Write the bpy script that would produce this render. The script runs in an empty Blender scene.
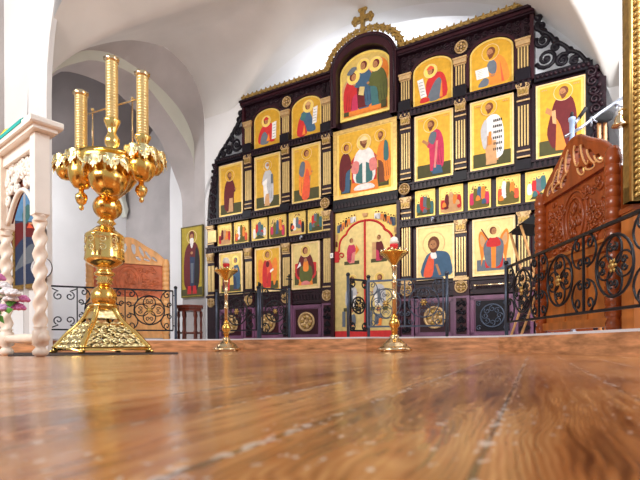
import bpy, math, random
from mathutils import Vector, Matrix
sc = bpy.context.scene
PI = math.pi
# ------------------------------------------------------------------ camera
H = 0.07                                    # the camera stands almost on the floor
cd = bpy.data.cameras.new('camera'); cam = bpy.data.objects.new('camera', cd); sc.collection.objects.link(cam)
cam.location = (0, 0, H); cam.rotation_euler = (PI/2, math.radians(0.252), 0)
cd.sensor_width = 36; cd.lens = 27.0; cd.shift_y = 105/640
cd.clip_start = 0.02; cd.clip_end = 100
cd.dof.use_dof = True; cd.dof.focus_distance = 5.2; cd.dof.aperture_fstop = 7.0
sc.camera = cam
# ------------------------------------------------------------------ world and light
wd = bpy.data.worlds.new('world'); sc.world = wd; wd.use_nodes = True
wd.node_tree.nodes['Background'].inputs[0].default_value = (0.93, 0.96, 1.0, 1)
wd.node_tree.nodes['Background'].inputs[1].default_value = 0.42
sc.view_settings.view_transform = 'Standard'; sc.view_settings.look = 'None'
sc.view_settings.exposure = 0.15; sc.view_settings.gamma = 1; sc.view_settings.use_curve_mapping = False
def area(name, loc, to, sx, sy, power, col=(1, 1, 1)):
    l = bpy.data.lights.new(name, 'AREA'); l.shape = 'RECTANGLE'; l.size = sx; l.size_y = sy; l.energy = power; l.color = col
    o = bpy.data.objects.new(name, l); sc.collection.objects.link(o); o.location = loc
    o.rotation_euler = (Vector(to)-Vector(loc)).to_track_quat('-Z', 'Y').to_euler(); return o
PHI = math.radians(30.32); CP, SP = math.cos(PHI), math.sin(PHI)
UC = 0.77
def ico(u, v, z):                           # church axes: u along the icon screen, v out of it, z up
    return Vector(((u+UC)*CP - v*SP, 7.2 - (u+UC)*SP - v*CP, z))
area('altar_window_light', ico(0.3, -1.4, 3.9), ico(0, -1.9, 4.9), 3.0, 0.8, 60, (0.92, 0.95, 1))
area('north_window_light', ico(-4.6, 2.9, 2.6), ico(-5.6, 0.6, 1.2), 1.2, 1.8, 90, (0.95, 0.97, 1))
area('south_window_light', ico(4.3, 2.9, 2.9), ico(1.2, 0.1, 2.6), 1.5, 2.0, 110, (1, 0.98, 0.95))
area('south_aisle_added_light', ico(4.2, 2.6, 3.4), ico(3.4, 0.1, 2.3), 0.8, 1.2, 40, (0.96, 0.97, 1))  # extra lamp added to brighten the south aisle wall
area('west_window_light', ico(-1.5, 9.5, 4.2), ico(0, 0, 2.0), 4.0, 2.5, 460, (1, 0.97, 0.93))
# ------------------------------------------------------------------ materials
MATS = {}
def mat(name, col, rough=0.5, metal=0.0, var=0.0, scale=8.0, bump=0.0, stretch=(1, 1, 1), spec=0.5, trans=0.0):
    if name in MATS: return MATS[name]
    m = bpy.data.materials.new(name); m.use_nodes = True; nt = m.node_tree; b = nt.nodes['Principled BSDF']
    b.inputs['Base Color'].default_value = (*col, 1); b.inputs['Roughness'].default_value = rough; b.inputs['Metallic'].default_value = metal
    b.inputs['Specular IOR Level'].default_value = spec
    if trans: b.inputs['Transmission Weight'].default_value = trans
    tc = nt.nodes.new('ShaderNodeTexCoord'); mp = nt.nodes.new('ShaderNodeMapping'); mp.inputs['Scale'].default_value = stretch
    nt.links.new(tc.outputs['Object'], mp.inputs['Vector'])
    n = nt.nodes.new('ShaderNodeTexNoise'); n.inputs['Scale'].default_value = scale; n.inputs['Detail'].default_value = 5
    nt.links.new(mp.outputs[0], n.inputs['Vector'])
    r = nt.nodes.new('ShaderNodeValToRGB')
    k = max(var, 0.02)
    r.color_ramp.elements[0].position = 0.3; r.color_ramp.elements[1].position = 0.7
    r.color_ramp.elements[0].color = (*[c*(1-k) for c in col], 1); r.color_ramp.elements[1].color = (*[min(1, c*(1+k)) for c in col], 1)
    nt.links.new(n.outputs['Fac'], r.inputs['Fac']); nt.links.new(r.outputs['Color'], b.inputs['Base Color'])
    if bump:
        bp = nt.nodes.new('ShaderNodeBump'); bp.inputs['Strength'].default_value = bump; bp.inputs['Distance'].default_value = 0.01
        nt.links.new(n.outputs['Fac'], bp.inputs['Height']); nt.links.new(bp.outputs['Normal'], b.inputs['Normal'])
    MATS[name] = m; return m
plaster = mat('plaster', (0.80, 0.79, 0.79), 0.9, 0, 0.05, 1.3, 0.05)
plaster_shade = mat('shaded_plaster', (0.47, 0.43, 0.42), 0.95, 0, 0.14, 1.6, 0.1)  # same plaster, with the shade on the arch faces put into the colour
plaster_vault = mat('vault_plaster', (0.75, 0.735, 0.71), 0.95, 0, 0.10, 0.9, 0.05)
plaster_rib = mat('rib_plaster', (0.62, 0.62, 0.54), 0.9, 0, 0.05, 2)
plaster_dark = mat('vault_shade_plaster', (0.20, 0.175, 0.17), 0.95, 0, 0.15, 1.6, 0.1)  # plaster darkened to carry the shade under the aisle vault
dark = mat('dark_carved_wood', (0.020, 0.007, 0.012), 0.36, 0, 0.4, 14, 0.15, (1, 1, 1), 0.25)
darker = mat('ebony_carving', (0.007, 0.005, 0.009), 0.38, 0, 0.3, 14, 0, (1, 1, 1), 0.2)
maroon = mat('maroon_wood', (0.034, 0.007, 0.012), 0.35, 0, 0.25, 6, 0, (1, 1, 0.2), 0.25)
purple = mat('plum_wood', (0.16, 0.06, 0.12), 0.32, 0, 0.25, 6, 0, (1, 1, 0.2))
giltwood = mat('gilded_carving', (0.52, 0.34, 0.16), 0.42, 0.45, 0.15, 30, 0.3)
gilt_dull = mat('antique_gilding', (0.34, 0.21, 0.055), 0.42, 0.6, 0.35, 30, 0.3)
flutegold = mat('gilded_flutes', (0.62, 0.43, 0.17), 0.35, 0.4, 0.1, 20)
gold = mat('polished_gold', (1.0, 0.66, 0.22), 0.16, 1.0, 0.08, 6)
gold_deep = mat('warm_gold', (0.95, 0.55, 0.14), 0.2, 1.0, 0.12, 6)
gold_pale = mat('pale_chased_gold', (1.0, 0.80, 0.45), 0.28, 1.0, 0.15, 40, 0.5)
brass = mat('brass', (0.86, 0.66, 0.40), 0.2, 1.0, 0.12, 12)
old_gold = mat('old_gold', (0.58, 0.37, 0.12), 0.36, 0.85, 0.2, 20, 0.2)
tubegold = mat('ribbed_candle_gold', (0.95, 0.70, 0.32), 0.3, 0.75, 0.1, 20)
iron = mat('black_wrought_iron', (0.012, 0.013, 0.018), 0.4, 0.3, 0.2, 20)
ironblue = mat('blue_grey_iron', (0.075, 0.095, 0.14), 0.4, 0.5, 0.15, 20)
cherry = mat('cherry_wood', (0.30, 0.060, 0.012), 0.24, 0, 0.3, 5, 0.1, (3, 3, 0.5))
cherry_lt = mat('honey_wood', (0.50, 0.155, 0.03), 0.35, 0, 0.25, 4, 0.05, (3, 3, 0.5))
birch = mat('light_birch', (0.80, 0.42, 0.16), 0.35, 0, 0.15, 6, 0.0, (3, 3, 0.5))
redwood = mat('rosy_carved_wood', (0.58, 0.15, 0.055), 0.38, 0, 0.25, 9, 0.3)
white = mat('white_painted_wood', (0.92, 0.86, 0.79), 0.4, 0, 0.04, 8)
cream = mat('cream_turned_wood', (0.90, 0.76, 0.64), 0.4, 0, 0.06, 10)
mahog = mat('mahogany', (0.14, 0.025, 0.012), 0.3, 0, 0.3, 6, 0, (4, 4, 0.6))
grey_cloth = mat('grey_green_cloth', (0.12, 0.13, 0.12), 0.9, 0, 0.2, 20)
teal = mat('teal_cloth', (0.02, 0.42, 0.38), 0.85, 0, 0.1, 40)
yellow = mat('yellow_cloth', (0.95, 0.62, 0.03), 0.8, 0, 0.1, 30)
black = mat('black_fabric', (0.008, 0.009, 0.011), 0.85, 0, 0.2, 30)
steel = mat('grey_steel', (0.42, 0.46, 0.55), 0.3, 0.7, 0.05, 20)
blueplastic = mat('pale_blue_plastic', (0.42, 0.56, 0.80), 0.4, 0, 0.05, 20)
blacksteel = mat('black_steel', (0.008, 0.008, 0.010), 0.65, 0.0, 0.1, 20)
bluecap = mat('blue_cap', (0.03, 0.06, 0.5), 0.4, 0, 0.05, 20)
redglass = mat('red_glass', (0.75, 0.03, 0.04), 0.12, 0, 0.05, 20)
wax = mat('white_wax', (0.9, 0.86, 0.78), 0.5, 0, 0.03, 20)
rugm = mat('dark_mat', (0.05, 0.035, 0.035), 0.9, 0, 0.3, 60)
stone = mat('step_edge', (0.72, 0.70, 0.74), 0.35, 0, 0.08, 4)
tube_red = mat('rosy_wax', (0.75, 0.28, 0.26), 0.5, 0, 0.1, 30)
PAINT = {'gold': (0.66, 0.36, 0.032), 'palegold': (0.70, 0.49, 0.13), 'border': (0.76, 0.53, 0.14), 'red': (0.55, 0.025, 0.025), 'scarlet': (0.75, 0.10, 0.04),
 'orange': (0.80, 0.23, 0.03), 'crimson': (0.55, 0.035, 0.10), 'maroon': (0.13, 0.012, 0.014), 'brown': (0.17, 0.05, 0.02), 'blue': (0.05, 0.11, 0.19),
 'navy': (0.025, 0.04, 0.09), 'teal': (0.05, 0.15, 0.15), 'green': (0.10, 0.11, 0.025), 'olive': (0.14, 0.11, 0.02), 'slate': (0.13, 0.15, 0.18), 'white': (0.80, 0.76, 0.72),
 'grey': (0.50, 0.49, 0.50), 'skin': (0.45, 0.20, 0.08), 'tan': (0.60, 0.33, 0.15), 'black': (0.015, 0.012, 0.015), 'halo': (0.95, 0.68, 0.16), 'pink': (0.70, 0.22, 0.20),
 'rim': (0.80, 0.58, 0.30), 'cream': (0.66, 0.50, 0.20), 'ground': (0.07, 0.065, 0.02), 'leafgold': (0.42, 0.31, 0.025), 'sky': (0.10, 0.25, 0.45)}
def paint(n):
    g = n in ('gold', 'palegold', 'border', 'halo', 'rim', 'cream')
    return mat('paint_'+n, PAINT[n], 0.42 if g else 0.6, 0.3 if g else 0, 0.12, 18, 0, (1, 1, 1), 0.3)
# ------------------------------------------------------------------ mesh helpers
class MB:
    def __init__(s): s.v = []; s.f = []; s.m = []; s.sm = []; s.mats = []
    def mi(s, m):
        if m not in s.mats: s.mats.append(m)
        return s.mats.index(m)
    def add(s, vs, fs, m, smooth=False):
        b = len(s.v); s.v += [tuple(p) for p in vs]; k = s.mi(m)
        for f in fs: s.f.append([i+b for i in f]); s.m.append(k); s.sm.append(smooth)
        return s
    def box(s, x0, x1, y0, y1, z0, z1, m, c=0.0):
        if c <= 0:
            vs = [(x, y, z) for z in (z0, z1) for y in (y0, y1) for x in (x0, x1)]
            return s.add(vs, [(0, 2, 3, 1), (4, 5, 7, 6), (0, 1, 5, 4), (2, 6, 7, 3), (0, 4, 6, 2), (1, 3, 7, 5)], m)
        return s.prism([(x0+c, z0), (x1-c, z0), (x1, z0+c), (x1, z1-c), (x1-c, z1), (x0+c, z1), (x0, z1-c), (x0, z0+c)], y0, y1, m)
    def prism(s, poly, y0, y1, m, smooth=False):           # polygon in x,z pulled along y
        n = len(poly)
        vs = [(x, y0, z) for x, z in poly]+[(x, y1, z) for x, z in poly]
        fs = [tuple(range(n)), tuple(range(2*n-1, n-1, -1))]+[(i, i+n, (i+1) % n+n, (i+1) % n) for i in range(n)]
        return s.add(vs, fs, m, smooth)
    def plate(s, poly, z0, z1, m):                         # polygon in x,y pulled along z
        n = len(poly)
        vs = [(x, y, z0) for x, y in poly]+[(x, y, z1) for x, y in poly]
        fs = [tuple(range(n-1, -1, -1)), tuple(range(n, 2*n))]+[(i, (i+1) % n, (i+1) % n+n, i+n) for i in range(n)]
        return s.add(vs, fs, m)
    def flat(s, poly, y, m):
        return s.add([(x, y, z) for x, z in poly], [tuple(range(len(poly)))], m)
    def strip(s, a, b, m, smooth=True):                    # surface between two polylines
        n = len(a); return s.add(list(a)+list(b), [(i, i+1, n+i+1, n+i) for i in range(n-1)], m, smooth)
    def grid(s, rows, m, smooth=True):
        w = len(rows[0]); vs = [p for r in rows for p in r]
        return s.add(vs, [(j*w+i, j*w+i+1, (j+1)*w+i+1, (j+1)*w+i) for j in range(len(rows)-1) for i in range(w-1)], m, smooth)
    def lathe(s, prof, cx, cy, cz, m, n=20, ripple=0, rn=0, square=False):
        vs = []; fs = []
        for r, z in prof:
            for k in range(n):
                a = 2*PI*k/n; rr = r*(1+ripple*math.cos(rn*a)) if ripple else r
                vs.append((cx+rr*math.cos(a), cy+rr*math.sin(a), cz+z))
        for j in range(len(prof)-1):
            for k in range(n):
                fs.append((j*n+k, j*n+(k+1) % n, (j+1)*n+(k+1) % n, (j+1)*n+k))
        fs.append(tuple(range(n-1, -1, -1))); fs.append(tuple(range((len(prof)-1)*n, len(prof)*n)))
        return s.add(vs, fs, m, True)
    def tube(s, path, r, m, n=6, closed=False):
        P = [Vector(p) for p in path]; N = len(P); vs = []; fs = []
        rad = r if isinstance(r, (list, tuple)) else [r]*N
        up = None
        for i in range(N):
            t = (P[(i+1) % N]-P[i-1]) if closed else (P[min(i+1, N-1)]-P[max(i-1, 0)])
            if t.length < 1e-9: t = Vector((0, 0, 1))
            t.normalize()
            if up is None:
                up = Vector((0, 1, 0)) if abs(t.y) < 0.9 else Vector((1, 0, 0))
            a = (up - t*up.dot(t)); a.normalize(); b = t.cross(a); up = a
            for k in range(n):
                q = 2*PI*(k+0.5)/n; p = P[i]+(a*math.cos(q)+b*math.sin(q))*rad[i]; vs.append(p)
        for i in range(N if closed else N-1):
            j = (i+1) % N
            for k in range(n): fs.append((i*n+k, i*n+(k+1) % n, j*n+(k+1) % n, j*n+k))
        if not closed: fs.append(tuple(range(n-1, -1, -1))); fs.append(tuple(range((N-1)*n, N*n)))
        return s.add(vs, fs, m, True)
    def ball(s, cx, cy, cz, r, m, n=10, sx=1, sy=1, sz=1):
        k = max(4, n//2); vs = [(cx, cy, cz-r*sz)]; fs = []
        for j in range(1, k):
            a = -PI/2+PI*j/k
            for i in range(n): vs.append((cx+r*sx*math.cos(a)*math.cos(2*PI*i/n), cy+r*sy*math.cos(a)*math.sin(2*PI*i/n), cz+r*sz*math.sin(a)))
        vs.append((cx, cy, cz+r*sz)); L = len(vs)-1
        for i in range(n):
            fs.append((0, 1+(i+1) % n, 1+i)); fs.append((L, L-n+i, L-n+(i+1) % n))
            for j in range(k-2): fs.append((1+j*n+i, 1+j*n+(i+1) % n, 1+(j+1)*n+(i+1) % n, 1+(j+1)*n+i))
        return s.add(vs, fs, m, True)
    def build(s, name, parent=None, off=(0, 0, 0)):
        me = bpy.data.meshes.new(name)
        me.from_pydata([(x-off[0], y-off[1], z-off[2]) for x, y, z in s.v], [], s.f)
        for m in s.mats: me.materials.append(m)
        me.polygons.foreach_set('material_index', s.m); me.polygons.foreach_set('use_smooth', s.sm); me.update()
        o = bpy.data.objects.new(name, me); sc.collection.objects.link(o)
        if parent: o.parent = parent
        return o
def thing(name, label, cat, loc, rotz=0.0, group=None):
    o = bpy.data.objects.new(name, None); sc.collection.objects.link(o); o.empty_display_size = 0.1
    o.location = loc; o.rotation_euler = (0, 0, rotz); o['label'] = label; o['category'] = cat
    if group: o['group'] = group
    return o
def tag(o, label, cat, group=None):
    o['label'] = label; o['category'] = cat
    if group: o['group'] = group
    return o
def struct(o): o['kind'] = 'structure'; return o
def at(x, y, Z):                            # a point at depth Z seen at x, y
    r = -0.0043982
    d = Vector((math.cos(r)*(x-320)/480-math.sin(r)*(345-y)/480, 1, math.sin(r)*(x-320)/480+math.cos(r)*(345-y)/480))
    return Vector((0, 0, H))+d*Z
def arc(cx, cz, r, a0, a1, n, rz=None):
    return [(cx+r*math.cos(math.radians(a0+(a1-a0)*i/n)), cz+(rz or r)*math.sin(math.radians(a0+(a1-a0)*i/n))) for i in range(n+1)]
def ell(cx, cz, rx, rz, n=16): return arc(cx, cz, rx, 0, 360*(n-1)/n, n-1, rz)
def smooth(pts, k=4, closed=True):
    n = len(pts); out = []
    for i in range(n if closed else n-1):
        g = (lambda j: pts[j % n]) if closed else (lambda j: pts[min(max(j, 0), n-1)])
        p0, p1, p2, p3 = g(i-1), g(i), g(i+1), g(i+2)
        for s in range(k):
            t = s/k
            out.append(tuple(0.5*(2*b+(c-a)*t+(2*a-5*b+4*c-e)*t*t+(3*b-a-3*c+e)*t**3) for a, b, c, e in zip(p0, p1, p2, p3)))
    if not closed: out.append(tuple(pts[-1]))
    return out
def spiral(cx, cz, r, a0, turns, n=18, sgn=1, rin=0.18):
    return [(cx+r*(1-(1-rin)*i/n)*math.cos(math.radians(a0)+sgn*2*PI*turns*i/n), cz+r*(1-(1-rin)*i/n)*math.sin(math.radians(a0)+sgn*2*PI*turns*i/n)) for i in range(n+1)]
def on(path, y): return [(x, y, z) for x, z in path]
def interp(tab, x):
    if x <= tab[0][0]: return tab[0][1]
    for (a, b), (c, d) in zip(tab, tab[1:]):
        if x <= c: return b+(d-b)*(x-a)/(c-a)
    return tab[-1][1]
def resample(pts, n):
    L = [0]
    for a, b in zip(pts, pts[1:]): L.append(L[-1]+math.dist(a, b))
    out = []
    for i in range(n):
        t = L[-1]*i/(n-1); j = 0
        while j < len(L)-2 and L[j+1] < t: j += 1
        k = (t-L[j])/max(L[j+1]-L[j], 1e-9); out.append(tuple(p+(q-p)*k for p, q in zip(pts[j], pts[j+1])))
    return out
rnd = random.Random(5)
# ------------------------------------------------------------------ floor and altar step
def wood_floor():
    m = bpy.data.materials.new('varnished_planks'); m.use_nodes = True; nt = m.node_tree; b = nt.nodes['Principled BSDF']; K = nt.links.new
    def N(t, **kw):
        n = nt.nodes.new(t)
        for k, v in kw.items():
            if hasattr(n, k): setattr(n, k, v)
            else: n.inputs[k.replace('_', ' ')].default_value = v
        return n
    def M(op, a, b_, c=None):
        n = N('ShaderNodeMath', operation=op)
        for i, v in enumerate((a, b_, c)):
            if v is None: continue
            if isinstance(v, (int, float)): n.inputs[i].default_value = v
            else: K(v, n.inputs[i])
        return n.outputs[0]
    def mapped(src, sc_): n = N('ShaderNodeMapping', Scale=sc_); K(src, n.inputs['Vector']); return n.outputs[0]
    tc = N('ShaderNodeTexCoord'); mp = N('ShaderNodeMapping', Rotation=(0, 0, math.radians(-66)), Location=(0, 0.12, 0)); K(tc.outputs['Object'], mp.inputs['Vector']); V = mp.outputs[0]
    br = N('ShaderNodeTexBrick', offset=0.37); K(V, br.inputs['Vector'])
    for k, v in (('Scale', 1), ('Brick Width', 2.2), ('Row Height', 0.15), ('Mortar Size', 0.0022), ('Mortar Smooth', 0.2), ('Bias', 0), ('Color1', (0, 0, 0, 1)), ('Color2', (1, 1, 1, 1)), ('Mortar', (.5, .5, .5, 1))): br.inputs[k].default_value = v
    b2 = N('ShaderNodeTexBrick', offset=0.37); K(V, b2.inputs['Vector'])
    for k, v in (('Scale', 1), ('Brick Width', 2.2), ('Row Height', 0.15), ('Mortar Size', 0.007), ('Mortar Smooth', 0.6)): b2.inputs[k].default_value = v
    grain = N('ShaderNodeTexNoise', Scale=1.5, Detail=8.0, Distortion=0.8); K(mapped(V, (3.0, 55, 1)), grain.inputs['Vector'])
    blot = N('ShaderNodeTexNoise', Scale=2.2, Detail=4.0); K(mapped(V, (1, 2.5, 1)), blot.inputs['Vector'])
    warp = N('ShaderNodeTexNoise', Scale=1.0, Detail=2.0); K(mapped(V, (1.6, 6, 1)), warp.inputs['Vector'])
    sx = N('ShaderNodeSeparateXYZ'); K(V, sx.inputs[0]); cx = N('ShaderNodeCombineXYZ'); K(sx.outputs[0], cx.inputs[0])
    K(M('MULTIPLY_ADD', warp.outputs['Fac'], 0.30, M('MULTIPLY_ADD', br.outputs['Color'], 0.7, sx.outputs[1])), cx.inputs[1])
    wv = N('ShaderNodeTexWave', bands_direction='Y', Scale=44.0, Distortion=1.6); K(cx.outputs[0], wv.inputs['Vector'])
    f = M('MULTIPLY_ADD', grain.outputs['Fac'], 0.55, M('MULTIPLY_ADD', wv.outputs['Fac'], 0.10, M('MULTIPLY_ADD', blot.outputs['Fac'], 0.75, M('MULTIPLY', br.outputs['Color'], 0.16))))
    cr = N('ShaderNodeValToRGB'); e = cr.color_ramp.elements
    e[0].position = 0.52; e[0].color = (0.075, 0.020, 0.007, 1); e[1].position = 0.98; e[1].color = (0.78, 0.40, 0.16, 1)
    x = e.new(0.72); x.color = (0.42, 0.150, 0.043, 1); K(f, cr.inputs['Fac'])
    mx = N('ShaderNodeMix', data_type='RGBA'); K(br.outputs['Fac'], mx.inputs['Factor']); K(cr.outputs['Color'], mx.inputs[6]); mx.inputs[7].default_value = (0.07, 0.03, 0.012, 1)
    fl1 = N('ShaderNodeTexNoise', Scale=95.0, Detail=3.0); K(mapped(V, (0.6, 1, 1)), fl1.inputs['Vector'])
    fl2 = N('ShaderNodeTexNoise', Scale=3.0, Detail=2.0); K(V, fl2.inputs['Vector'])
    spots_ = M('MULTIPLY', M('GREATER_THAN', fl1.outputs['Fac'], 0.66), M('GREATER_THAN', fl2.outputs['Fac'], 0.47))       # worn pale flecks
    seam = M('MULTIPLY', M('GREATER_THAN', b2.outputs['Fac'], 0.25), M('GREATER_THAN', M('MULTIPLY_ADD', fl1.outputs['Fac'], 0.7, M('MULTIPLY', fl2.outputs['Fac'], 0.4)), 0.585))
    my = N('ShaderNodeMix', data_type='RGBA'); K(M('MULTIPLY', M('MAXIMUM', spots_, seam), 0.7), my.inputs['Factor']); K(mx.outputs[2], my.inputs[6]); my.inputs[7].default_value = (0.82, 0.70, 0.62, 1)
    K(my.outputs[2], b.inputs['Base Color'])
    rr = N('ShaderNodeMapRange'); K(grain.outputs['Fac'], rr.inputs['Value']); rr.inputs['To Min'].default_value = 0.08; rr.inputs['To Max'].default_value = 0.22; K(rr.outputs[0], b.inputs['Roughness'])
    bp = N('ShaderNodeBump', Strength=0.16, Distance=0.002); K(M('MULTIPLY_ADD', fl1.outputs['Fac'], 0.6, M('MULTIPLY_ADD', wv.outputs['Fac'], 0.35, grain.outputs['Fac'])), bp.inputs['Height']); K(bp.outputs[0], b.inputs['Normal'])
    b.inputs['Specular IOR Level'].default_value = 0.6
    return m
fl = MB(); a, b_, c, d_ = ico(-6.2, 12, 0), ico(6.2, 12, 0), ico(6.2, -2.6, 0), ico(-6.2, -2.6, 0)
fl.plate([(p.x, p.y) for p in (a, b_, c, d_)], -0.08, 0, wood_floor()); struct(fl.build('floor'))
ST = 0.152
stepwood = mat('step_wood', (0.56, 0.26, 0.12), 0.2, 0, 0.45, 5, 0.05, (1, 1, 5))
edge = [(-4.6, 4.7), (-1.52, 1.62), (-1.0, 1.40), (-0.8, 1.75), (0.8, 1.75), (1.0, 1.40), (2.03, 1.44), (3.06, 3.18), (3.75, 4.4)]
poly = [ico(u, v, 0) for u, v in edge]+[ico(5.0, 4.4, 0), ico(5.0, -2.4, 0), ico(-6.1, -2.4, 0), ico(-6.1, 4.7, 0)]
s_ = MB(); s_.plate([(p.x, p.y) for p in poly][::-1], 0.0, ST-0.016, stepwood); struct(s_.build('floor_raised_step'))
s_ = MB(); s_.plate([(p.x, p.y) for p in poly][::-1], ST-0.016, ST, stone)
struct(s_.build('trim_1'))
# ------------------------------------------------------------------ walls and vaults
ZA, AE, BE, UE = 2.29, 3.155, 2.50, -0.10                 # arch over the icon screen
def fA(u):
    u -= UE; t = 1-(u/AE)**2
    return ZA+BE*math.sqrt(t) if t > 0 else ZA-8*(abs(u)-AE)
NB = [(-0.12, 2.0), (-0.06, 3.2), (0.0, 3.85), (0.07, 4.22), (0.25, 4.55), (0.46, 4.70), (0.8, 4.78), (0.96, 4.77), (1.43, 4.60), (1.73, 4.43), (2.04, 4.21), (2.34, 3.96), (2.7, 3.56), (2.95, 3.0), (3.06, 2.2)]
SBt = [(-0.2, 2.88), (0.1, 3.13), (0.33, 3.31), (0.5, 3.45), (0.7, 3.59), (1.2, 3.88), (2.0, 4.25), (3.0, 4.5), (3.6, 4.6)]
NBs = smooth(NB, 3, False)
def W(u, v, z): return tuple(ico(u, v, z))
archE = [(UE-AE, 0.0)]+[(UE-AE, 1.2)]+[(UE-AE*math.cos(PI*i/60), ZA+BE*math.sin(PI*i/60)) for i in range(61)]+[(UE+AE, 1.2), (UE+AE, 0.0)]
w = MB()                                     # east wall: soffit round the icon screen, face above it
w.strip([W(u, -0.11, z) for u, z in archE], [W(u, -0.42, z) for u, z in archE], plaster)
big = [(u*1.06, z*1.0+0.22 if z > ZA else z) for u, z in archE]
w.strip([W(u, -0.42, z) for u, z in archE], [W(u, -0.42, z) for u, z in big], plaster)
w.strip([W(u, -0.42, z) for u, z in big], [W(u, -2.2, z*0.97) for u, z in big], plaster)
w.strip([W(u, -2.2, z*0.97) for u, z in big], [W(u*0.02, -2.2, 2.0) for u, z in big], plaster, False)
w.strip([W(u, -0.11, z) for u, z in archE], [W(u*1.25, -0.11, max(z, 0)*1.3) for u, z in archE], plaster, False)
struct(w.build('wall_east'))
w = MB()                                     # groined vault of the bay
gu = [-3.06+6.12*i/240 for i in range(241)]; gv = [-0.11+3.09*j/90 for j in range(91)]
def fB(u, v):
    n_ = interp(NBs, max(v, 0.0)); s2 = interp(SBt, v)
    return n_ if u < -0.4 else (s2 if u > 0.9 else n_+(s2-n_)*(u+0.4)/1.3)
rows = []
for v in gv:
    r = []
    for u in gu:
        a_ = fA(u); b2 = fB(u, v); k = 0.10 if u < 0 else 0.03
        z = max(a_, b2) if abs(a_-b2) > k else max(a_, b2)+(k-abs(a_-b2))**2/(4*k)
        r.append(W(u, max(v, -0.11), z))
    rows.append(r)
w.grid(rows, plaster_vault); struct(w.build('ceiling'))
NS = 70                                      # north wall: stepped arch into the side aisle
def foot(c, z=0.0): return [(c[0][0], z)]+c+[(c[-1][0], z)]
c1 = resample(foot([(max(v, 0.03), z) for v, z in NBs if z > 2.0]), NS)
ro = resample(foot(smooth([(0.03, 2.3), (0.03, 3.3), (0.06, 3.72), (0.38, 4.10), (0.97, 4.32), (1.54, 4.37), (1.87, 4.29), (2.18, 4.12), (2.57, 3.73), (2.85, 3.2), (2.95, 2.3)], 5, False)), NS)
ri = resample(foot(smooth([(0.03, 2.3), (0.03, 3.1), (0.13, 3.48), (0.68, 3.94), (1.23, 4.22), (1.87, 4.14), (2.18, 3.97), (2.57, 3.62), (2.80, 3.1), (2.9, 2.3)], 5, False)), NS)
ii = resample(foot(smooth([(0.03, 2.3), (0.05, 2.75), (0.2, 3.05), (0.53, 3.57), (1.03, 3.87), (1.54, 4.03), (2.13, 3.95), (2.39, 3.76), (2.75, 3.2), (2.88, 2.3)], 5, False)), NS)
w = MB()
w.strip([W(-3.06, v, z) for v, z in c1], [W(-3.3, v, z) for v, z in ro], plaster_shade)
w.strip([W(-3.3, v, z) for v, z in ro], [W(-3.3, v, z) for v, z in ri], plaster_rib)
w.strip([W(-3.3, v, z) for v, z in ri], [W(-3.6, v, z) for v, z in ii], plaster_shade)
w.strip([W(-3.6, v, z) for v, z in ii], [W(-3.6, 1.4+(v-1.4)*1.8, z*1.5) for v, z in ii], plaster_shade, False)
w.strip([W(-3.06, v, z) for v, z in c1], [W(-3.06, min(1.4+(v-1.4)*1.9, 2.98), z*1.4) for v, z in c1], plaster, False)
struct(w.build('wall_north'))
w = MB(); inner = [(-3.01, 0.0), (-3.01, 2.2), (-2.985, 2.6), (-2.90, 2.95), (-2.80, 3.22)]+smooth([(-2.80, 3.22), (-2.60, 3.42), (-2.42, 3.60), (-2.27, 3.80), (-2.21, 3.98), (-2.17, 4.10), (-2.12, 4.25), (-2.10, 4.40)], 2, False)[1:]
outer = resample([(-3.59, 0.0), (-3.59, 2.2), (-3.59, 3.5), (-3.3, 4.5), (-2.10, 4.75)], len(inner)); n_ = len(inner)
w.add([W(u, 0.02, z) for u, z in inner]+[W(u, 0.02, z) for u, z in outer]+[W(u, -0.45, z) for u, z in inner]+[W(u, -0.45, z) for u, z in outer], [(i+n_, i, i+1, i+n_+1) for i in range(n_-1)]+[(i, i+2*n_, i+2*n_+1, i+1) for i in range(n_-1)]+[(i+n_, i+n_+1, i+3*n_+1, i+3*n_) for i in range(n_-1)], plaster)
struct(w.build('wall_pier_between_arches'))
w = MB()                                     # side aisle beyond the north arch
w.add([W(-3.6, -0.45, 0), W(-5.75, -0.45, 0), W(-5.75, -0.45, 6), W(-3.6, -0.45, 6)], [(0, 1, 2, 3)], plaster_shade)
struct(w.build('wall_aisle_east'))
w = MB(); w.add([W(-5.75, -0.5, 0), W(-5.75, 4.6, 0), W(-5.75, 4.6, 3.55), W(-5.75, -0.5, 3.55)], [(0, 1, 2, 3)], plaster); struct(w.build('wall_aisle_north'))
w = MB()
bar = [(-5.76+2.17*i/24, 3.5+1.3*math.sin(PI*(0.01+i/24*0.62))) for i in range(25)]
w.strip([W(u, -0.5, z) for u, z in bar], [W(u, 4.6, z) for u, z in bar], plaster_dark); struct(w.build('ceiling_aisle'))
rb = smooth([(2.3, 4.25), (1.25, 4.32), (0.73, 4.25), (0.26, 3.98), (-0.15, 3.53), (-0.4, 2.9)], 5, False)
w = MB(); w.strip([W(-5.60, v, z) for v, z in rb], [W(-5.60, v+0.05, z-0.16) for v, z in rb], plaster_rib); w.strip([W(-5.60, v, z) for v, z in rb], [W(-5.75, v, z) for v, z in rb], plaster_rib)
w.strip([W(-5.60, v+0.05, z-0.16) for v, z in rb], [W(-5.75, v+0.05, z-0.16) for v, z in rb], plaster_rib); struct(w.build('trim_2'))
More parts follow.
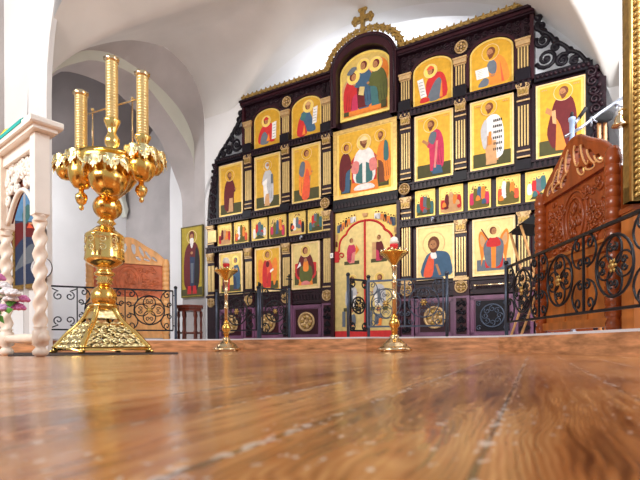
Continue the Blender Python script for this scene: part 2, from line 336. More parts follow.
# near pier on the left with the springing of its arch
w = MB()
def pier(u1):
    e_ = [(u1, 0.0), (u1, 3.0)]+[(u1+2.75*(1-math.cos(PI/2*i/14)), 3.0+3.0*math.sin(PI/2*i/14)) for i in range(1, 8)]
    o_ = [(u1-3.4, 0.0), (u1-3.4, 3.0)]+[(u1-3.4+i*0.2, 5.0+i*0.35) for i in range(1, 8)]
    w.strip([W(u, 3.0, z) for u, z in e_], [W(u, 3.0, z) for u, z in o_], plaster, False)
    w.strip([W(u, 3.0, z) for u, z in e_], [W(u, 2.94, z) for u, z in e_], plaster)
pier(-2.68); struct(w.build('wall_near_pier'))
w = MB()                                     # south aisle wall
w.add([W(4.7, -0.5, 0), W(4.7, 3.6, 0), W(4.7, 3.6, 6), W(4.7, -0.5, 6)], [(0, 1, 2, 3)], plaster)
w.add([W(3.05, 0.10, 0), W(4.7, 0.10, 0), W(4.7, 0.10, 6), W(3.05, 0.10, 6)], [(0, 1, 2, 3)], plaster); struct(w.build('wall_south'))
# ------------------------------------------------------------------ icon screen (iconostasis)
# meshes below are drawn in church axes: x = u, y = -v (away from the nave), z = height
ROT = -PHI
scr = thing('icon_screen', 'tall dark carved wooden icon screen with gilded pilasters and an openwork gold crest', 'icon screen', ico(0, 0, ST), ROT)
OF = (0, 0, ST)
def part(name, mb, parent=scr, off=OF): return mb.build(name, parent, off)
b = MB()                                     # joinery behind the icons
b.box(-2.17, 2.17, 0.0, 0.10, 1.70, 4.0, dark)
b.box(-2.93, -2.17, 0.0, 0.10, ST, 3.2, dark); b.box(2.17, 2.93, 0.0, 0.10, ST, 3.2, dark)
b.box(-2.17, -0.487, 0.0, 0.10, ST, 1.70, maroon); b.box(0.487, 2.17, 0.0, 0.10, ST, 1.70, maroon)
b.prism(arc(0, 4.0, 0.50, 0, 180, 20, 0.40), 0.0, 0.10, dark)
part('back_board', b)
for z0, z1, x0, d in ((3.118, 3.216, 2.17, 0.075), (2.125, 2.225, 2.95, 0.075), (1.645, 1.745, 2.99, 0.075), (0.70, 0.895, 2.99, 0.03)):
    for sx in (-1, 1):
        g = MB(); xa, xb = sorted((sx*(0.50 if z0 > 2.2 else 0.53), sx*x0)); m_ = darker if z0 > 1 else dark
        g.box(xa, xb, -d, 0, z0, z1, m_); g.box(xa, xb, -d-0.02, 0, z1-0.022, z1, dark); g.box(xa, xb, -d-0.012, 0, z0, z0+0.016, dark)
        n = int((xb-xa)/0.055)
        for i in range(n):                   # row of carved leaves along the rail
            x = xa+(i+0.5)*(xb-xa)/n; zc = (z0+z1)/2
            g.prism([(x-0.022, zc-0.03), (x, zc-0.038), (x+0.022, zc-0.03), (x+0.008, zc+0.03), (x, zc+0.04), (x-0.008, zc+0.03)], -d-0.014, -d, dark)
        part('carved_rail', g)
def scrolls(g, x0, x1, z0, z1, y, m, r=0.05, t=0.010, seed=1):
    R_ = random.Random(seed); nx = max(1, round((x1-x0)/(2*r))); nz = max(1, round((z1-z0)/(2*r)))
    for j in range(nz):
        for i in range(nx):
            cx = x0+(i+0.5)*(x1-x0)/nx; cz = z0+(j+0.5)*(z1-z0)/nz
            g.tube(on(spiral(cx, cz, r*0.95, R_.uniform(0, 360), 1.35, 12, 1 if (i+j) % 2 else -1), y), t, m, 4)
for x0, x1, z0, z1, sd in ((-2.16, -0.53, 3.70, 3.985, 1), (0.53, 2.16, 3.70, 3.985, 2)):      # frieze with scrolls above the arched icons
    g = MB()
    nx = 17
    for i in range(nx):
        cx = x0+(i+0.5)*(x1-x0)/nx
        for cz in (3.94, 3.855, 3.77):
            k = min(abs(abs(cx)-1.712), abs(abs(cx)-0.975))
            if cz < 3.70+0.30*max(0.0, 1-(k/0.30)**2)**0.5*0.62+0.02: continue
            g.tube(on(spiral(cx, cz, 0.042, rnd.uniform(0, 360), 1.4, 12, 1 if i % 2 else -1), -0.012), 0.010, dark, 4)
    part('frieze_carving', g)
for sx in (-1, 1):                            # cornice
    g = MB(); xa, xb = sorted((sx*0.50, sx*2.21))
    g.box(xa, xb, -0.10, 0.10, 3.985, 4.02, maroon); g.box(xa, xb, -0.13, 0.10, 4.02, 4.05, dark); g.box(xa, xb, -0.08, 0.1, 3.965, 3.985, dark)
    part('cornice', g)
    g = MB(); n = 19                          # openwork crest of gilded leaves
    for i in range(n):
        x = xa+(i+0.5)*(xb-xa)/n; z = 4.05; s = 1.0
        g.tube(on([(x-0.04, z), (x-0.046, z+0.03), (x-0.02, z+0.045), (x, z+0.02), (x+0.02, z+0.045), (x+0.046, z+0.03), (x+0.04, z)], -0.05), 0.018, gilt_dull, 5)
        g.prism(smooth([(x, z+0.02), (x-0.026, z+0.055), (x-0.018, z+0.085), (x, z+0.125), (x+0.018, z+0.085), (x+0.026, z+0.055)], 2), -0.064, -0.04, gilt_dull)
        g.ball(x-0.032, -0.05, z+0.075, 0.025, gilt_dull, 6); g.ball(x+0.032, -0.05, z+0.075, 0.025, gilt_dull, 6)
    g.box(xa, xb, -0.065, -0.035, 4.048, 4.062, gilt_dull); part('crest', g)
    # end block beside the upper tier
    g = MB(); xa, xb = sorted((sx*2.155, sx*2.2)); g.box(xa, xb, -0.06, 0.10, 3.2, 3.99, maroon); part('end_post', g)
# central arch
g = MB()
g.strip([(x, -0.13, z) for x, z in [(0.505, 3.20)]+arc(0, 4.02, 0.505, 0, 180, 24, 0.39)+[(-0.505, 3.20)]], [(x, -0.13, z) for x, z in [(0.41, 3.20)]+arc(0, 3.955, 0.41, 0, 180, 24, 0.30)+[(-0.41, 3.20)]], maroon, False)
g.strip([(x, -0.13, z) for x, z in [(0.505, 3.20)]+arc(0, 4.02, 0.505, 0, 180, 24, 0.39)+[(-0.505, 3.20)]], [(x, 0.0, z) for x, z in [(0.505, 3.20)]+arc(0, 4.02, 0.505, 0, 180, 24, 0.39)+[(-0.505, 3.20)]], dark)
g.strip([(x, -0.13, z) for x, z in [(0.41, 3.20)]+arc(0, 3.955, 0.41, 0, 180, 24, 0.30)+[(-0.41, 3.20)]], [(x, 0.0, z) for x, z in [(0.41, 3.20)]+arc(0, 3.955, 0.41, 0, 180, 24, 0.30)+[(-0.41, 3.20)]], dark)
g.tube([(x, -0.13, z) for x, z in [(0.475, 3.22)]+arc(0, 4.0, 0.475, 0, 180, 24, 0.37)+[(-0.475, 3.22)]], 0.014, dark, 6)
part('arch_moulding', g)
g = MB(); n = 17
for i in range(n):
    a = math.radians(4+172*(i+0.5)/n); x, z = 0.525*math.cos(a), 4.03+0.40*math.sin(a); nx, nz = math.cos(a), math.sin(a); tx, tz = -nz, nx
    P = lambda p, q: (x+tx*p+nx*q, z+tz*p+nz*q)
    g.tube(on([P(-0.04, 0), P(-0.045, 0.03), P(-0.02, 0.045), P(0, 0.02), P(0.02, 0.045), P(0.045, 0.03), P(0.04, 0)], -0.09), 0.018, gilt_dull, 5)
    g.prism([P(0, 0.02), P(-0.026, 0.055), P(-0.018, 0.085), P(0, 0.12), P(0.018, 0.085), P(0.026, 0.055)], -0.104, -0.08, gilt_dull)
    for q in (-0.03, 0.03): c_ = P(q, 0.075); g.ball(c_[0], -0.09, c_[1], 0.025, gilt_dull, 6)
part('arch_crest', g)
g = MB()                                      # cross with lobed ends
cz = 4.64
g.prism([(-0.03, 4.42), (0.03, 4.42), (0.022, 4.55), (0.03, cz-0.03), (0.12, cz-0.035), (0.12, cz+0.035), (0.03, cz+0.03), (0.035, 4.78), (-0.035, 4.78), (-0.03, cz+0.03), (-0.12, cz+0.035), (-0.12, cz-0.035), (-0.03, cz-0.03), (-0.022, 4.55)], -0.12, -0.06, gilt_dull)
for x, z in ((-0.145, cz), (0.145, cz), (-0.12, cz+0.04), (-0.12, cz-0.04), (0.12, cz+0.04), (0.12, cz-0.04), (0, 4.80), (-0.04, 4.775), (0.04, 4.775), (0, cz)): g.ball(x, -0.09, z, 0.034, gilt_dull, 8, 1, 0.8, 1)
for sx in (-1, 1): g.tube(on([(sx*0.02, 4.46), (sx*0.09, 4.45), (sx*0.13, 4.48), (sx*0.11, 4.52), (sx*0.07, 4.50)], -0.09), 0.016, gilt_dull, 5)
part('cross', g)
# pilasters: shaft > flutes, capital, collar
def pilaster(u, z0, z1, c0, c1, hw=0.073, nf=4, low=None):
    g = MB(); g.box(u-hw, u+hw, -0.05, 0, low if low else z0-0.14, c1, dark); p = part('pilaster', g)
    g = MB(); w_ = (2*hw-0.03)/(nf*2-1)
    for i in range(nf): x = u-hw+0.015+2*i*w_; g.box(x, x+w_*(1.0 if u > 0 else 1.55), -0.062, -0.05, z0, z1, flutegold)
    g.build('flutes', p, OF)
    g = MB()
    for z in ((z0-0.06, z0-0.13, z1+0.06) if z1-z0 > 0.35 else (z0-0.025, z1+0.012)): g = MB(); g.box(u-hw, u+hw, -0.066, -0.05, z-0.009, z+0.009, giltwood); g.build('collar', p, OF)
    g = MB(); hh = c1-c0
    if hh > 0.1:
        g.prism([(u-hw*0.82, c0), (u+hw*0.82, c0), (u+hw*0.85, c0+hh*0.55), (u+hw*1.12, c1-hh*0.22), (u+hw*1.12, c1), (u-hw*1.12, c1), (u-hw*1.12, c1-hh*0.22), (u-hw*0.85, c0+hh*0.55)], -0.085, -0.05, giltwood)
        for sx in (-1, 1): g.tube(on(spiral(u+sx*hw*0.6, c1-hh*0.30, hw*0.42, 90, 1.2, 10, -sx), -0.087), 0.007, giltwood, 4)
        for k in (-1, 0, 1): g.prism(smooth([(u+k*hw*0.5, c0+0.01), (u+k*hw*0.5-0.02, c0+hh*0.3), (u+k*hw*0.5, c0+hh*0.55), (u+k*hw*0.5+0.02, c0+hh*0.3)], 2), -0.098, -0.08, gilt_dull)
    else:
        g.box(u-hw*1.1, u+hw*1.1, -0.085, -0.05, c0, c1, giltwood, 0.008); g.box(u-hw*1.2, u+hw*1.2, -0.095, -0.05, c1-0.022, c1, giltwood)
    g.build('capital', p, OF)
    return p
def rosette(name, u, z, r, parent=scr, y=-0.05, petals=8):
    g = MB(); g.lathe([(r, 0), (r, 0.014), (r*0.86, 0.022), (r*0.8, 0.012), (r*0.78, 0.004)], 0, 0, 0, giltwood, 20)
    for k in range(petals):
        a = 2*PI*k/petals
        g.ball(r*0.5*math.cos(a), r*0.5*math.sin(a), 0.008, r*0.24, gilt_dull if k % 2 else giltwood, 6, 1, 1, 0.5)
    g.ball(0, 0, 0.01, r*0.2, giltwood, 8, 1, 1, 0.6)
    g.v = [(u+x, y-zz, z+yy) for x, yy, zz in g.v]
    return part(name, g, parent)
for sx in (-1, 1):
    for k, u in enumerate((2.08, 1.34, 0.61)):
        pilaster(sx*u, 3.362, 3.608, 3.625, 3.70)
        pilaster(sx*u, 2.43, 2.91, 3.02, 3.165)
        g = MB(); g.box(sx*u-0.085, sx*u+0.085, -0.10, 0, 3.20, 3.33, darker); part('rail_block', g); g = MB(); g.box(sx*u-0.085, sx*u+0.085, -0.10, 0, 2.14 if k < 2 else 2.24, 2.255, darker); part('rail_block', g)
        if k < 2: pilaster(sx*u, 0.99, 1.43, 1.505, 1.658)
        else:
            pilaster(sx*u, 0.99, 1.78, 1.895, 2.045); rosette('medallion', sx*u, 2.145, 0.078, y=-0.11)
        g = MB(); g.box(sx*u-0.095, sx*u+0.095, -0.075, 0, 0.885, 0.918, giltwood if sx > 0 else dark); g.box(sx*u-0.10, sx*u+0.10, -0.06, 0, 0.69, 0.885, maroon)
        part('plinth_block', g); rosette('medallion', sx*u, 0.80, 0.083, y=-0.06)
        g = MB(); g.box(sx*u-0.10, sx*u+0.10, -0.05, 0, ST, 0.69, purple); g.box(sx*u-0.065, sx*u+0.065, -0.055, 0, 0.20, 0.66, maroon)
        for q in range(4): 
            for s2 in (-1, 1): g.tube(on(spiral(sx*u+s2*0.03, 0.26+q*0.11, 0.034, 90*q, 1.3, 12, s2), -0.065), 0.010, darker, 5)
            g.ball(sx*u, -0.06, 0.305+q*0.11, 0.018, darker, 6)
        part('carved_base_panel', g)
    pilaster(sx*2.9, 1.83, 2.03, 2.06, 2.11, 0.075, 1); pilaster(sx*2.9, 0.99, 1.43, 1.505, 1.64, 0.075, 2)
    g = MB(); g.box(sx*2.9-0.09, sx*2.9+0.09, -0.05, 0, ST, 0.90, dark); g.box(sx*2.9-0.10, sx*2.9+0.10, -0.07, 0, 0.885, 0.92, dark); part('plinth_block', g)
    rosette('medallion', sx*2.9, 0.80, 0.08)
    rosette('medallion', sx*1.343, 3.86, 0.085, y=-0.01)
    for uc in (2.472, 1.712, 0.99):              # panels under the lower icons
        g = MB(); hw = 0.265; g.box(sx*uc-hw, sx*uc+hw, -0.02, 0, 0.165, 0.68, purple)
        for p in ((-hw, -hw+0.045, 0.19, 0.66), (hw-0.045, hw, 0.19, 0.66)): g.box(sx*uc+p[0], sx*uc+p[1], -0.035, 0, p[2], p[3], purple)
        g.box(sx*uc-hw, sx*uc+hw, -0.035, 0, 0.63, 0.68, purple); g.box(sx*uc-hw, sx*uc+hw, -0.035, 0, 0.165, 0.22, purple)
        pn = part('lower_panel', g)
        g = MB(); c_ = sx*uc
        if (sx, uc) == (1, 1.712):
            g.box(c_-0.2, c_+0.2, -0.03, -0.02, 0.235, 0.615, darker); g.tube(on(ell(c_, 0.425, 0.14, 0.14, 24), -0.035), 0.010, ironblue, 5, True)
            for k in range(8): g.tube(on(spiral(c_+0.085*math.cos(k*PI/4), 0.425+0.085*math.sin(k*PI/4), 0.04, 45*k, 1.2, 10), -0.035), 0.007, ironblue, 4)
            for x in (-0.16, 0.16):
                for z in (0.275, 0.575): g.tube(on(spiral(c_+x, z, 0.035, 45, 1.2, 10), -0.035), 0.007, ironblue, 4)
        else:
            g.box(c_-0.2, c_+0.2, -0.026, -0.02, 0.235, 0.615, maroon)
        g.build('carved_field', pn, OF)
        if (sx, uc) != (1, 1.712): rosette('rosette', c_, 0.425, 0.15, y=-0.03, petals=10)
    g = MB()                                      # scroll fretwork stepping down beside the upper tier
    for (x, z, r, a, t) in ((2.33, 3.40, 0.115, 200, 1.6), (2.30, 3.62, 0.085, 150, 1.5), (2.27, 3.80, 0.055, 120, 1.4), (2.50, 3.33, 0.075, 40, 1.5), (2.62, 3.29, 0.05, 30, 1.4), (2.43, 3.50, 0.05, 30, 1.3)):
        g.tube([(sx*p, -0.045, q) for p, q in spiral(x, z, r, a, t, 20, 1)], [0.026*(1-0.4*i/20) for i in range(21)], darker, 6)
        g.ball(sx*x, -0.045, z, r*0.3, darker, 8, 1, 0.6, 1)
    edge2 = [(2.21, 3.92), (2.25, 3.90), (2.25, 3.77), (2.30, 3.72), (2.37, 3.66), (2.42, 3.58), (2.52, 3.49), (2.57, 3.42), (2.66, 3.36), (2.74, 3.24)]
    g.tube([(sx*p, -0.045, q) for p, q in smooth(edge2, 3, False)], 0.024, darker, 6)
    for p, q in edge2[1::2]: g.ball(sx*p, -0.045, q, 0.045, darker, 7, 1, 0.6, 1)
    g.box(min(sx*2.2, sx*2.80), max(sx*2.2, sx*2.80), -0.06, 0.06, 3.15, 3.24, darker)
    for i in range(12): g.ball(sx*(2.24+i*0.047), -0.065, 3.195, 0.022, dark, 6)
    part('scroll_fretwork', g)
    g = MB()                                      # leafy carving down the outer edge
    op = [(2.73, 2.2), (2.955, 2.2), (2.95, 2.45), (2.90, 2.75), (2.85, 3.0), (2.78, 3.2), (2.73, 3.2)]
    g.prism([(sx*x, z) for x, z in (op if sx > 0 else op[::-1])], -0.045, 0.02, darker)
    for i in range(9):
        z = 2.27+i*0.105; x = 2.84-max(0, (z-2.6))*0.11
        g.tube([(sx*p, -0.055, q) for p, q in spiral(x, z, 0.058, 60*i, 1.4, 12, 1 if i % 2 else -1)], 0.014, dark, 5); g.ball(sx*(x+0.055), -0.05, z+0.04, 0.03, dark, 6)
    part('side_carving', g)
    g = MB(); xa, xb = sorted((sx*0.487, sx*0.535)); g.box(xa, xb, -0.09, 0, ST, 2.02, maroon); part('door_post', g)
g = MB(); g.box(-0.5, 0.5, -0.07, 0, 2.0, 2.165, darker)
for i in range(18): 
    g.prism([(-0.47+i*0.054, 2.05), (-0.445+i*0.054, 2.04), (-0.42+i*0.054, 2.05), (-0.445+i*0.054, 2.12)], -0.082, -0.07, dark)
part('carved_rail', g)
# ring mouldings round the four small arched icons
for sx in (-1, 1):
    for uc, hw in ((1.712, 0.266), (0.975, 0.273)):
        g = MB(); c_ = sx*uc
        o_ = [(c_+hw+0.035, 3.30)]+arc(c_, 3.67, hw+0.035, 0, 180, 18, 0.205)+[(c_-hw-0.035, 3.30)]
        i_ = [(c_+hw, 3.30)]+arc(c_, 3.67, hw, 0, 180, 18, 0.175)+[(c_-hw, 3.30)]
        g.strip(on(o_, -0.045), on(i_, -0.045), maroon, False); g.strip(on(o_, -0.045), on(o_, 0), dark); g.strip(on(i_, -0.045), on(i_, 0), dark)
        part('arch_ring', g)
# ------------------------------------------------------------------ painting kit (flat shapes, unit = metres, x from the middle, z from the foot)
class Art:
    def __init__(s): s.l = []
    def p(s, c, pts, k=0): s.l.append((c, smooth(pts, 3) if k else pts)); return s
    def e(s, c, x, z, rx, rz=None, n=14): return s.p(c, ell(x, z, rx, rz or rx, n))
    def r(s, c, x0, x1, z0, z1): return s.p(c, [(x0, z0), (x1, z0), (x1, z1), (x0, z1)])
    def head(s, x, z, r, hair='brown', f=1, halo='halo', beard=None, hat=None, ring=True):
        if ring: s.e('rim', x, z, r*2.05); s.e(halo, x, z, r*1.9)
        s.e(hair, x-f*r*0.12, z+r*0.12, r*1.0, r*1.15); s.e('skin', x+f*r*0.15, z-r*0.1, r*0.72, r*0.95)
        if beard: s.p(beard, [(x-r*0.55+f*r*.1, z-r*0.25), (x+f*r*.15, z-r*0.5), (x+r*0.75+f*r*.1, z-r*0.25), (x+r*0.5, z-r*1.2), (x+f*r*0.2, z-r*1.6), (x-r*0.4, z-r*1.2)], 1)
        for q in (-0.28, 0.3): s.e('black', x+f*r*0.18+q*r, z+r*0.02, r*0.09, r*0.07, 6)
        s.r('brown', x+f*r*0.15-r*0.05, x+f*r*0.15+r*0.05, z-r*0.35, z+r*0.05)
        if hat: s.p(hat, [(x-r*1.1, z+r*0.45), (x+r*1.1, z+r*0.45), (x+r*0.6, z+r*1.25), (x, z+r*1.5), (x-r*0.6, z+r*1.25)], 1)
        return s
    def robe(s, x, z, h, outer, inner, f=1, w=0.19, hem='brown'):       # standing figure from hem to neck
        s.p(hem, [(x-w*h*.55, z), (x+w*h*.55, z), (x+w*h*.5, z+h*.3), (x-w*h*.5, z+h*.3)])
        s.p(inner, [(x-w*h*.62, z+h*.03), (x+w*h*.62, z+h*.03), (x+w*h*.75, z+h*.5), (x+w*h*.62, z+h*.8), (x, z+h*.88), (x-w*h*.62, z+h*.8), (x-w*h*.75, z+h*.5)])
        s.p(outer, [(x-f*w*h*.95, z+h*.10), (x-f*w*h*.2, z+h*.06), (x+f*w*h*.05, z+h*.45), (x+f*w*h*.95, z+h*.55), (x+f*w*h*.9, z+h*.68), (x+f*w*h*.55, z+h*.86), (x, z+h*.92), (x-f*w*h*.6, z+h*.87), (x-f*w*h, z+h*.66), (x-f*w*h*1.08, z+h*.35)], 1)
        for q in (-.75, -.45, -.15): s.p('black' if outer != 'black' else 'grey', [(x+f*q*w*h, z+h*.15), (x+f*q*w*h+.006, z+h*.15), (x+f*(q+.18)*w*h, z+h*.6)])
        s.e('skin', x+f*w*h*1.0, z+h*.62, w*h*.16, w*h*.13, 8)
        return s
    def scroll(s, x, z, w, h, lean=0.0):
        s.p('white', [(x-w/2, z), (x+w/2, z+h*.05), (x+w/2+lean, z+h), (x-w/2+lean, z+h*.95)])
        for q in range(5): t = 0.15+q*0.16; s.p('slate', [(x-w*.35+lean*t, z+h*t), (x+w*.35+lean*t, z+h*t+.004), (x+w*.35+lean*t, z+h*(t+.035)), (x-w*.35+lean*t, z+h*(t+.03))])
        return s
    def build(s, name, parent, y0):
        g = MB()
        for i, (c, pts) in enumerate(s.l):
            a = sum(p[0]*q[1]-q[0]*p[1] for p, q in zip(pts, pts[1:]+pts[:1]))
            g.flat(pts if a > 0 else pts[::-1], y0-0.0003*(i+1), paint(c))
        return g.build(name, parent)
def icon(name, label, u, z, w, h, art, ground='gold', frame='border', fw=0.022, arch=0.0, v=0.002, th=0.03, group=None, rot=ROT, loc=None, cat='icon', fm=None):
    t = thing(name, label, cat, loc if loc else ico(u, v, z), rot, group)
    def outline(i): 
        if arch: return [(-w/2+i, i), (w/2-i, i)]+arc(0, h-arch, w/2-i, 0, 180, 16, arch-i)
        return [(-w/2+i, i), (w/2-i, i), (w/2-i, h-i), (-w/2+i, h-i)]
    fmat = fm or paint(frame); o_, i_ = outline(0), outline(fw); n = len(o_)
    g = MB()
    for k in range(n):
        j = (k+1) % n
        g.add([(o_[k][0], -th, o_[k][1]), (o_[j][0], -th, o_[j][1]), (i_[j][0], -th, i_[j][1]), (i_[k][0], -th, i_[k][1]), (o_[k][0], 0, o_[k][1]), (o_[j][0], 0, o_[j][1]), (i_[j][0], -th+0.008, i_[j][1]), (i_[k][0], -th+0.008, i_[k][1])], [(0, 1, 2, 3), (4, 5, 1, 0), (3, 2, 6, 7)], fmat)
    g.add([(x, 0, z_) for x, z_ in o_], [tuple(range(n-1, -1, -1))], fmat)
    g.build('frame', t)
    bg = Art(); bg.p(ground, i_); bg.l += art.l; bg.build('painting', t, -th+0.0085)
    return t
def ground(a, w, h, c='ground'): a.r(c, -w/2+.035, w/2-.035, .04, h*.24); return a
# ---- the top tier: arched icons
TOPZ, TH, TA = 3.226, 0.61, 0.16
a = Art(); a.p('red', [(-.17, .09), (.06, .09), (.10, .26), (.13, .33), (.04, .38), (-.08, .36), (-.16, .25)], 1); a.p('slate', [(-.13, .07), (.02, .07), (.0, .2), (-.06, .26), (-.12, .19)], 1)
a.p('orange', [(-.02, .10), (.05, .10), (.03, .22)]); a.head(-.02, .42, .045, 'brown', 1, 'halo', None, 'red'); a.scroll(.13, .10, .08, .28, .01); a.e('red', .1, .09, .05, .02)
icon('prophet_icon', 'arched gold icon of a crowned prophet in red, leftmost of the top tier', -1.712, TOPZ, 0.516, TH, a, arch=TA, group='arched icons of the top tier')
a = Art(); a.p('red', [(-.17, .05), (-.0, .05), (.0, .24), (-.06, .34), (-.14, .28)], 1); a.p('blue', [(-.10, .36), (-.02, .18), (.02, .08), (.16, .08), (.12, .22), (.06, .36), (.0, .40)], 1); a.p('teal', [(-.12, .3), (-.04, .26), (.0, .37), (-.06, .38)], 1)
a.p('orange', [(-.08, .05), (-.02, .05), (-.04, .2)]); a.head(.03, .46, .048, 'brown', 1, 'halo', None, 'tan'); a.scroll(.14, .17, .075, .26, .02)
icon('prophet_icon', 'arched gold icon of a prophet in red and blue left of the tall central arch', -0.975, TOPZ, 0.53, TH, a, arch=TA, group='arched icons of the top tier')
a = Art(); a.p('red', [(-.06, .08), (.18, .07), (.17, .3), (.1, .40), (-.02, .38), (-.09, .28)], 1); a.p('slate', [(-.07, .06), (.1, .06), (.12, .25), (.08, .33), (.0, .25)], 1); a.p('red', [(-.17, .05), (-.05, .05), (-.06, .10), (-.15, .11)], 1)
a.p('orange', [(.09, .07), (.13, .07), (.12, .3)]); a.head(-.03, .44, .045, 'brown', -1, 'halo', None, 'scarlet'); a.scroll(-.12, .11, .08, .26, -.05)
icon('prophet_icon', 'arched gold icon of a hatted prophet in red just right of the central arch', 0.975, TOPZ, 0.53, TH, a, arch=TA, group='arched icons of the top tier')
a = Art(); a.p('orange', [(-.02, .05), (.19, .06), (.2, .2), (.14, .35), (.05, .41), (.0, .34), (-.02, .2)], 1); a.p('slate', [(-.02, .2), (.05, .18), (.06, .3), (.0, .36), (-.05, .3)], 1); a.p('slate', [(-.16, .06), (-.05, .05), (-.03, .12), (-.09, .15)], 1); a.p('scarlet', [(.12, .06), (.15, .06), (.1, .33)])
a.head(-.01, .45, .052, 'brown', -1, 'gold', 'brown'); a.scroll(-.1, .15, .15, .13, -.02); a.e('skin', .02, .16, .03, .018)
icon('prophet_icon', 'arched gold icon of a bearded prophet in bright orange, rightmost of the top tier', 1.712, TOPZ, 0.516, TH, a, arch=TA, group='arched icons of the top tier')
a = Art(); a.r('orange', -.34, .34, .05, .30); a.p('tan', [(-.34, .30), (.34, .30), (.34, .55), (.2, .62), (0, .5), (-.2, .6), (-.34, .52)], 1); a.p('orange', [(.1, .5), (.34, .45), (.34, .68), (.18, .8), (.06, .7)], 1)
for x, z, h_, o_, i_, f in ((-.20, .07, .55, 'red', 'crimson', 1), (-.02, .12, .60, 'blue', 'maroon', -1), (.19, .10, .58, 'green', 'teal', -1)): a.robe(x, z, h_, o_, i_, f, .24, o_)
a.p('cream', [(-.10, .33), (-.02, .30), (.0, .42), (-.08, .44)]); a.p('orange', [(-.30, .06), (.30, .06), (.30, .12), (-.30, .12)])
for x, z, f in ((-.18, .60, 1), (-.02, .72, -1), (.17, .69, -1)): a.head(x, z, .052, 'maroon', f)
a.p('slate', [(-.28, .66), (-.2, .74), (-.12, .72), (-.2, .64)], 1); a.r('ground', -.33, -.25, .06, .12); a.r('ground', .25, .33, .06, .16)
icon('arched_icon', 'tall arched icon of three haloed robed figures under the gold cross', 0.0, 3.30, 0.785, 0.915, a, 'palegold', 'halo', 0.03, 0.26)
# ---- main tier: seven upright icons
MZ, MH = 2.235, 0.875
def mid(u, label, art, w=0.515):
    for q in (-1, 1):
        for k in range(3): art.r('tan', q*.165-.03+.022*k, q*.165-.016+.022*k, .795, .808)
    icon('saint_icon', label, u, MZ, w, MH, art, 'gold', 'rim', 0.018, group='tall icons of the middle tier')
def inset(w=0.515): return Art().r('border', -w/2+.02, w/2-.02, .02, MH-.02).r('gold', -w/2+.045, w/2-.045, .045, MH-.045)
a = ground(inset(), .515, MH); a.robe(-.02, .07, .60, 'maroon', 'maroon', 1, .20, 'tan'); a.p('tan', [(-.05, .08), (.05, .08), (.04, .3), (-.03, .3)]); a.head(-.02, .68, .048, 'brown', 1, 'gold', 'brown')
mid(-2.472, 'tall gold icon of a maroon-robed monk at far left of the middle tier', a)
a = ground(inset(), .515, MH); a.robe(.0, .08, .60, 'grey', 'white', -1, .18, 'tan'); a.p('tan', [(-.06, .06), (.04, .06), (.03, .25), (-.04, .25)]); a.p('white', [(-.1, .45), (-.03, .2), (0, .5)]); a.head(-.0, .70, .042, 'grey', 1, 'gold', 'grey'); a.r('slate', .07, .11, .4, .55)
mid(-1.712, 'tall gold icon of a bishop in plain white and grey robes', a)
a = ground(inset(), .515, MH); a.robe(-.01, .07, .62, 'orange', 'slate', 1, .18, 'orange'); a.p('scarlet', [(-.08, .08), (.05, .08), (.06, .4), (.0, .5)], 1); a.p('slate', [(-.13, .46), (-.05, .40), (-.02, .6), (-.09, .62)], 1); a.head(.01, .74, .045, 'maroon', 1, 'gold')
mid(-0.984, 'tall gold icon of a saint in an orange cloak, left of centre', a)
a = ground(inset(), .515, MH); a.robe(.02, .10, .60, 'crimson', 'crimson', -1, .18, 'blue'); a.p('blue', [(-.02, .07), (.12, .07), (.1, .17), (0, .2)]); a.p('slate', [(-.07, .52), (.0, .46), (.04, .6), (-.03, .62)], 1); a.p('pink', [(.0, .15), (.03, .15), (.06, .5), (.03, .5)]); a.p('skin', [(-.16, .52), (-.08, .46), (-.06, .49), (-.14, .55)]); a.head(-.04, .72, .048, 'brown', -1, 'gold', 'brown')
mid(0.984, 'tall gold icon of a saint in a crimson cloak, right of centre', a)
a = ground(inset(), .515, MH); a.robe(.01, .10, .62, 'white', 'tan', -1, .20, 'tan'); a.p('tan', [(-.07, .06), (.06, .06), (.05, .35), (-.05, .35)]); a.p('grey', [(-.13, .5), (-.1, .28), (-.06, .3), (-.06, .62)], 1)
for i in range(30): a.r('black', .02+(i % 5)*.022+.004*(i//5 % 2), .032+(i % 5)*.022+.004*(i//5 % 2), .22+(i//5)*.07, .25+(i//5)*.07)
a.head(-.03, .76, .048, 'brown', -1, 'gold', 'brown'); a.p('orange', [(-.04, .3), (.0, .3), (.0, .46), (-.03, .46)])
mid(1.712, 'tall gold icon of a bishop in a black and white chequered robe', a)
a = ground(inset(), .515, MH); a.p('maroon', [(-.14, .28), (-.07, .10), (-.02, .22), (.0, .08), (.14, .10), (.17, .4), (.13, .64), (.04, .70), (-.05, .66), (-.10, .50)], 1); a.p('orange', [(-.05, .08), (.07, .07), (.0, .36), (-.04, .45)]); a.p('skin', [(-.16, .54), (-.08, .48), (-.05, .52), (-.14, .60)]); a.p('tan', [(-.08, .40), (-.04, .38), (-.05, .55), (-.09, .54)]); a.head(.03, .74, .050, 'brown', -1, 'gold', 'brown')
mid(2.472, 'tall gold icon of a monk in maroon and orange at far right of the screen', a)
a = Art(); a.r('gold', -.40, .40, .05, .93); a.r('ground', -.37, -.2, .07, .26); a.r('ground', .2, .37, .09, .36); a.p('red', [(-.19, .10), (.19, .10), (.2, .52), (.13, .60), (-.13, .60), (-.2, .52)]); a.p('orange', [(-.22, .06), (.22, .06), (.2, .2), (-.2, .2)])
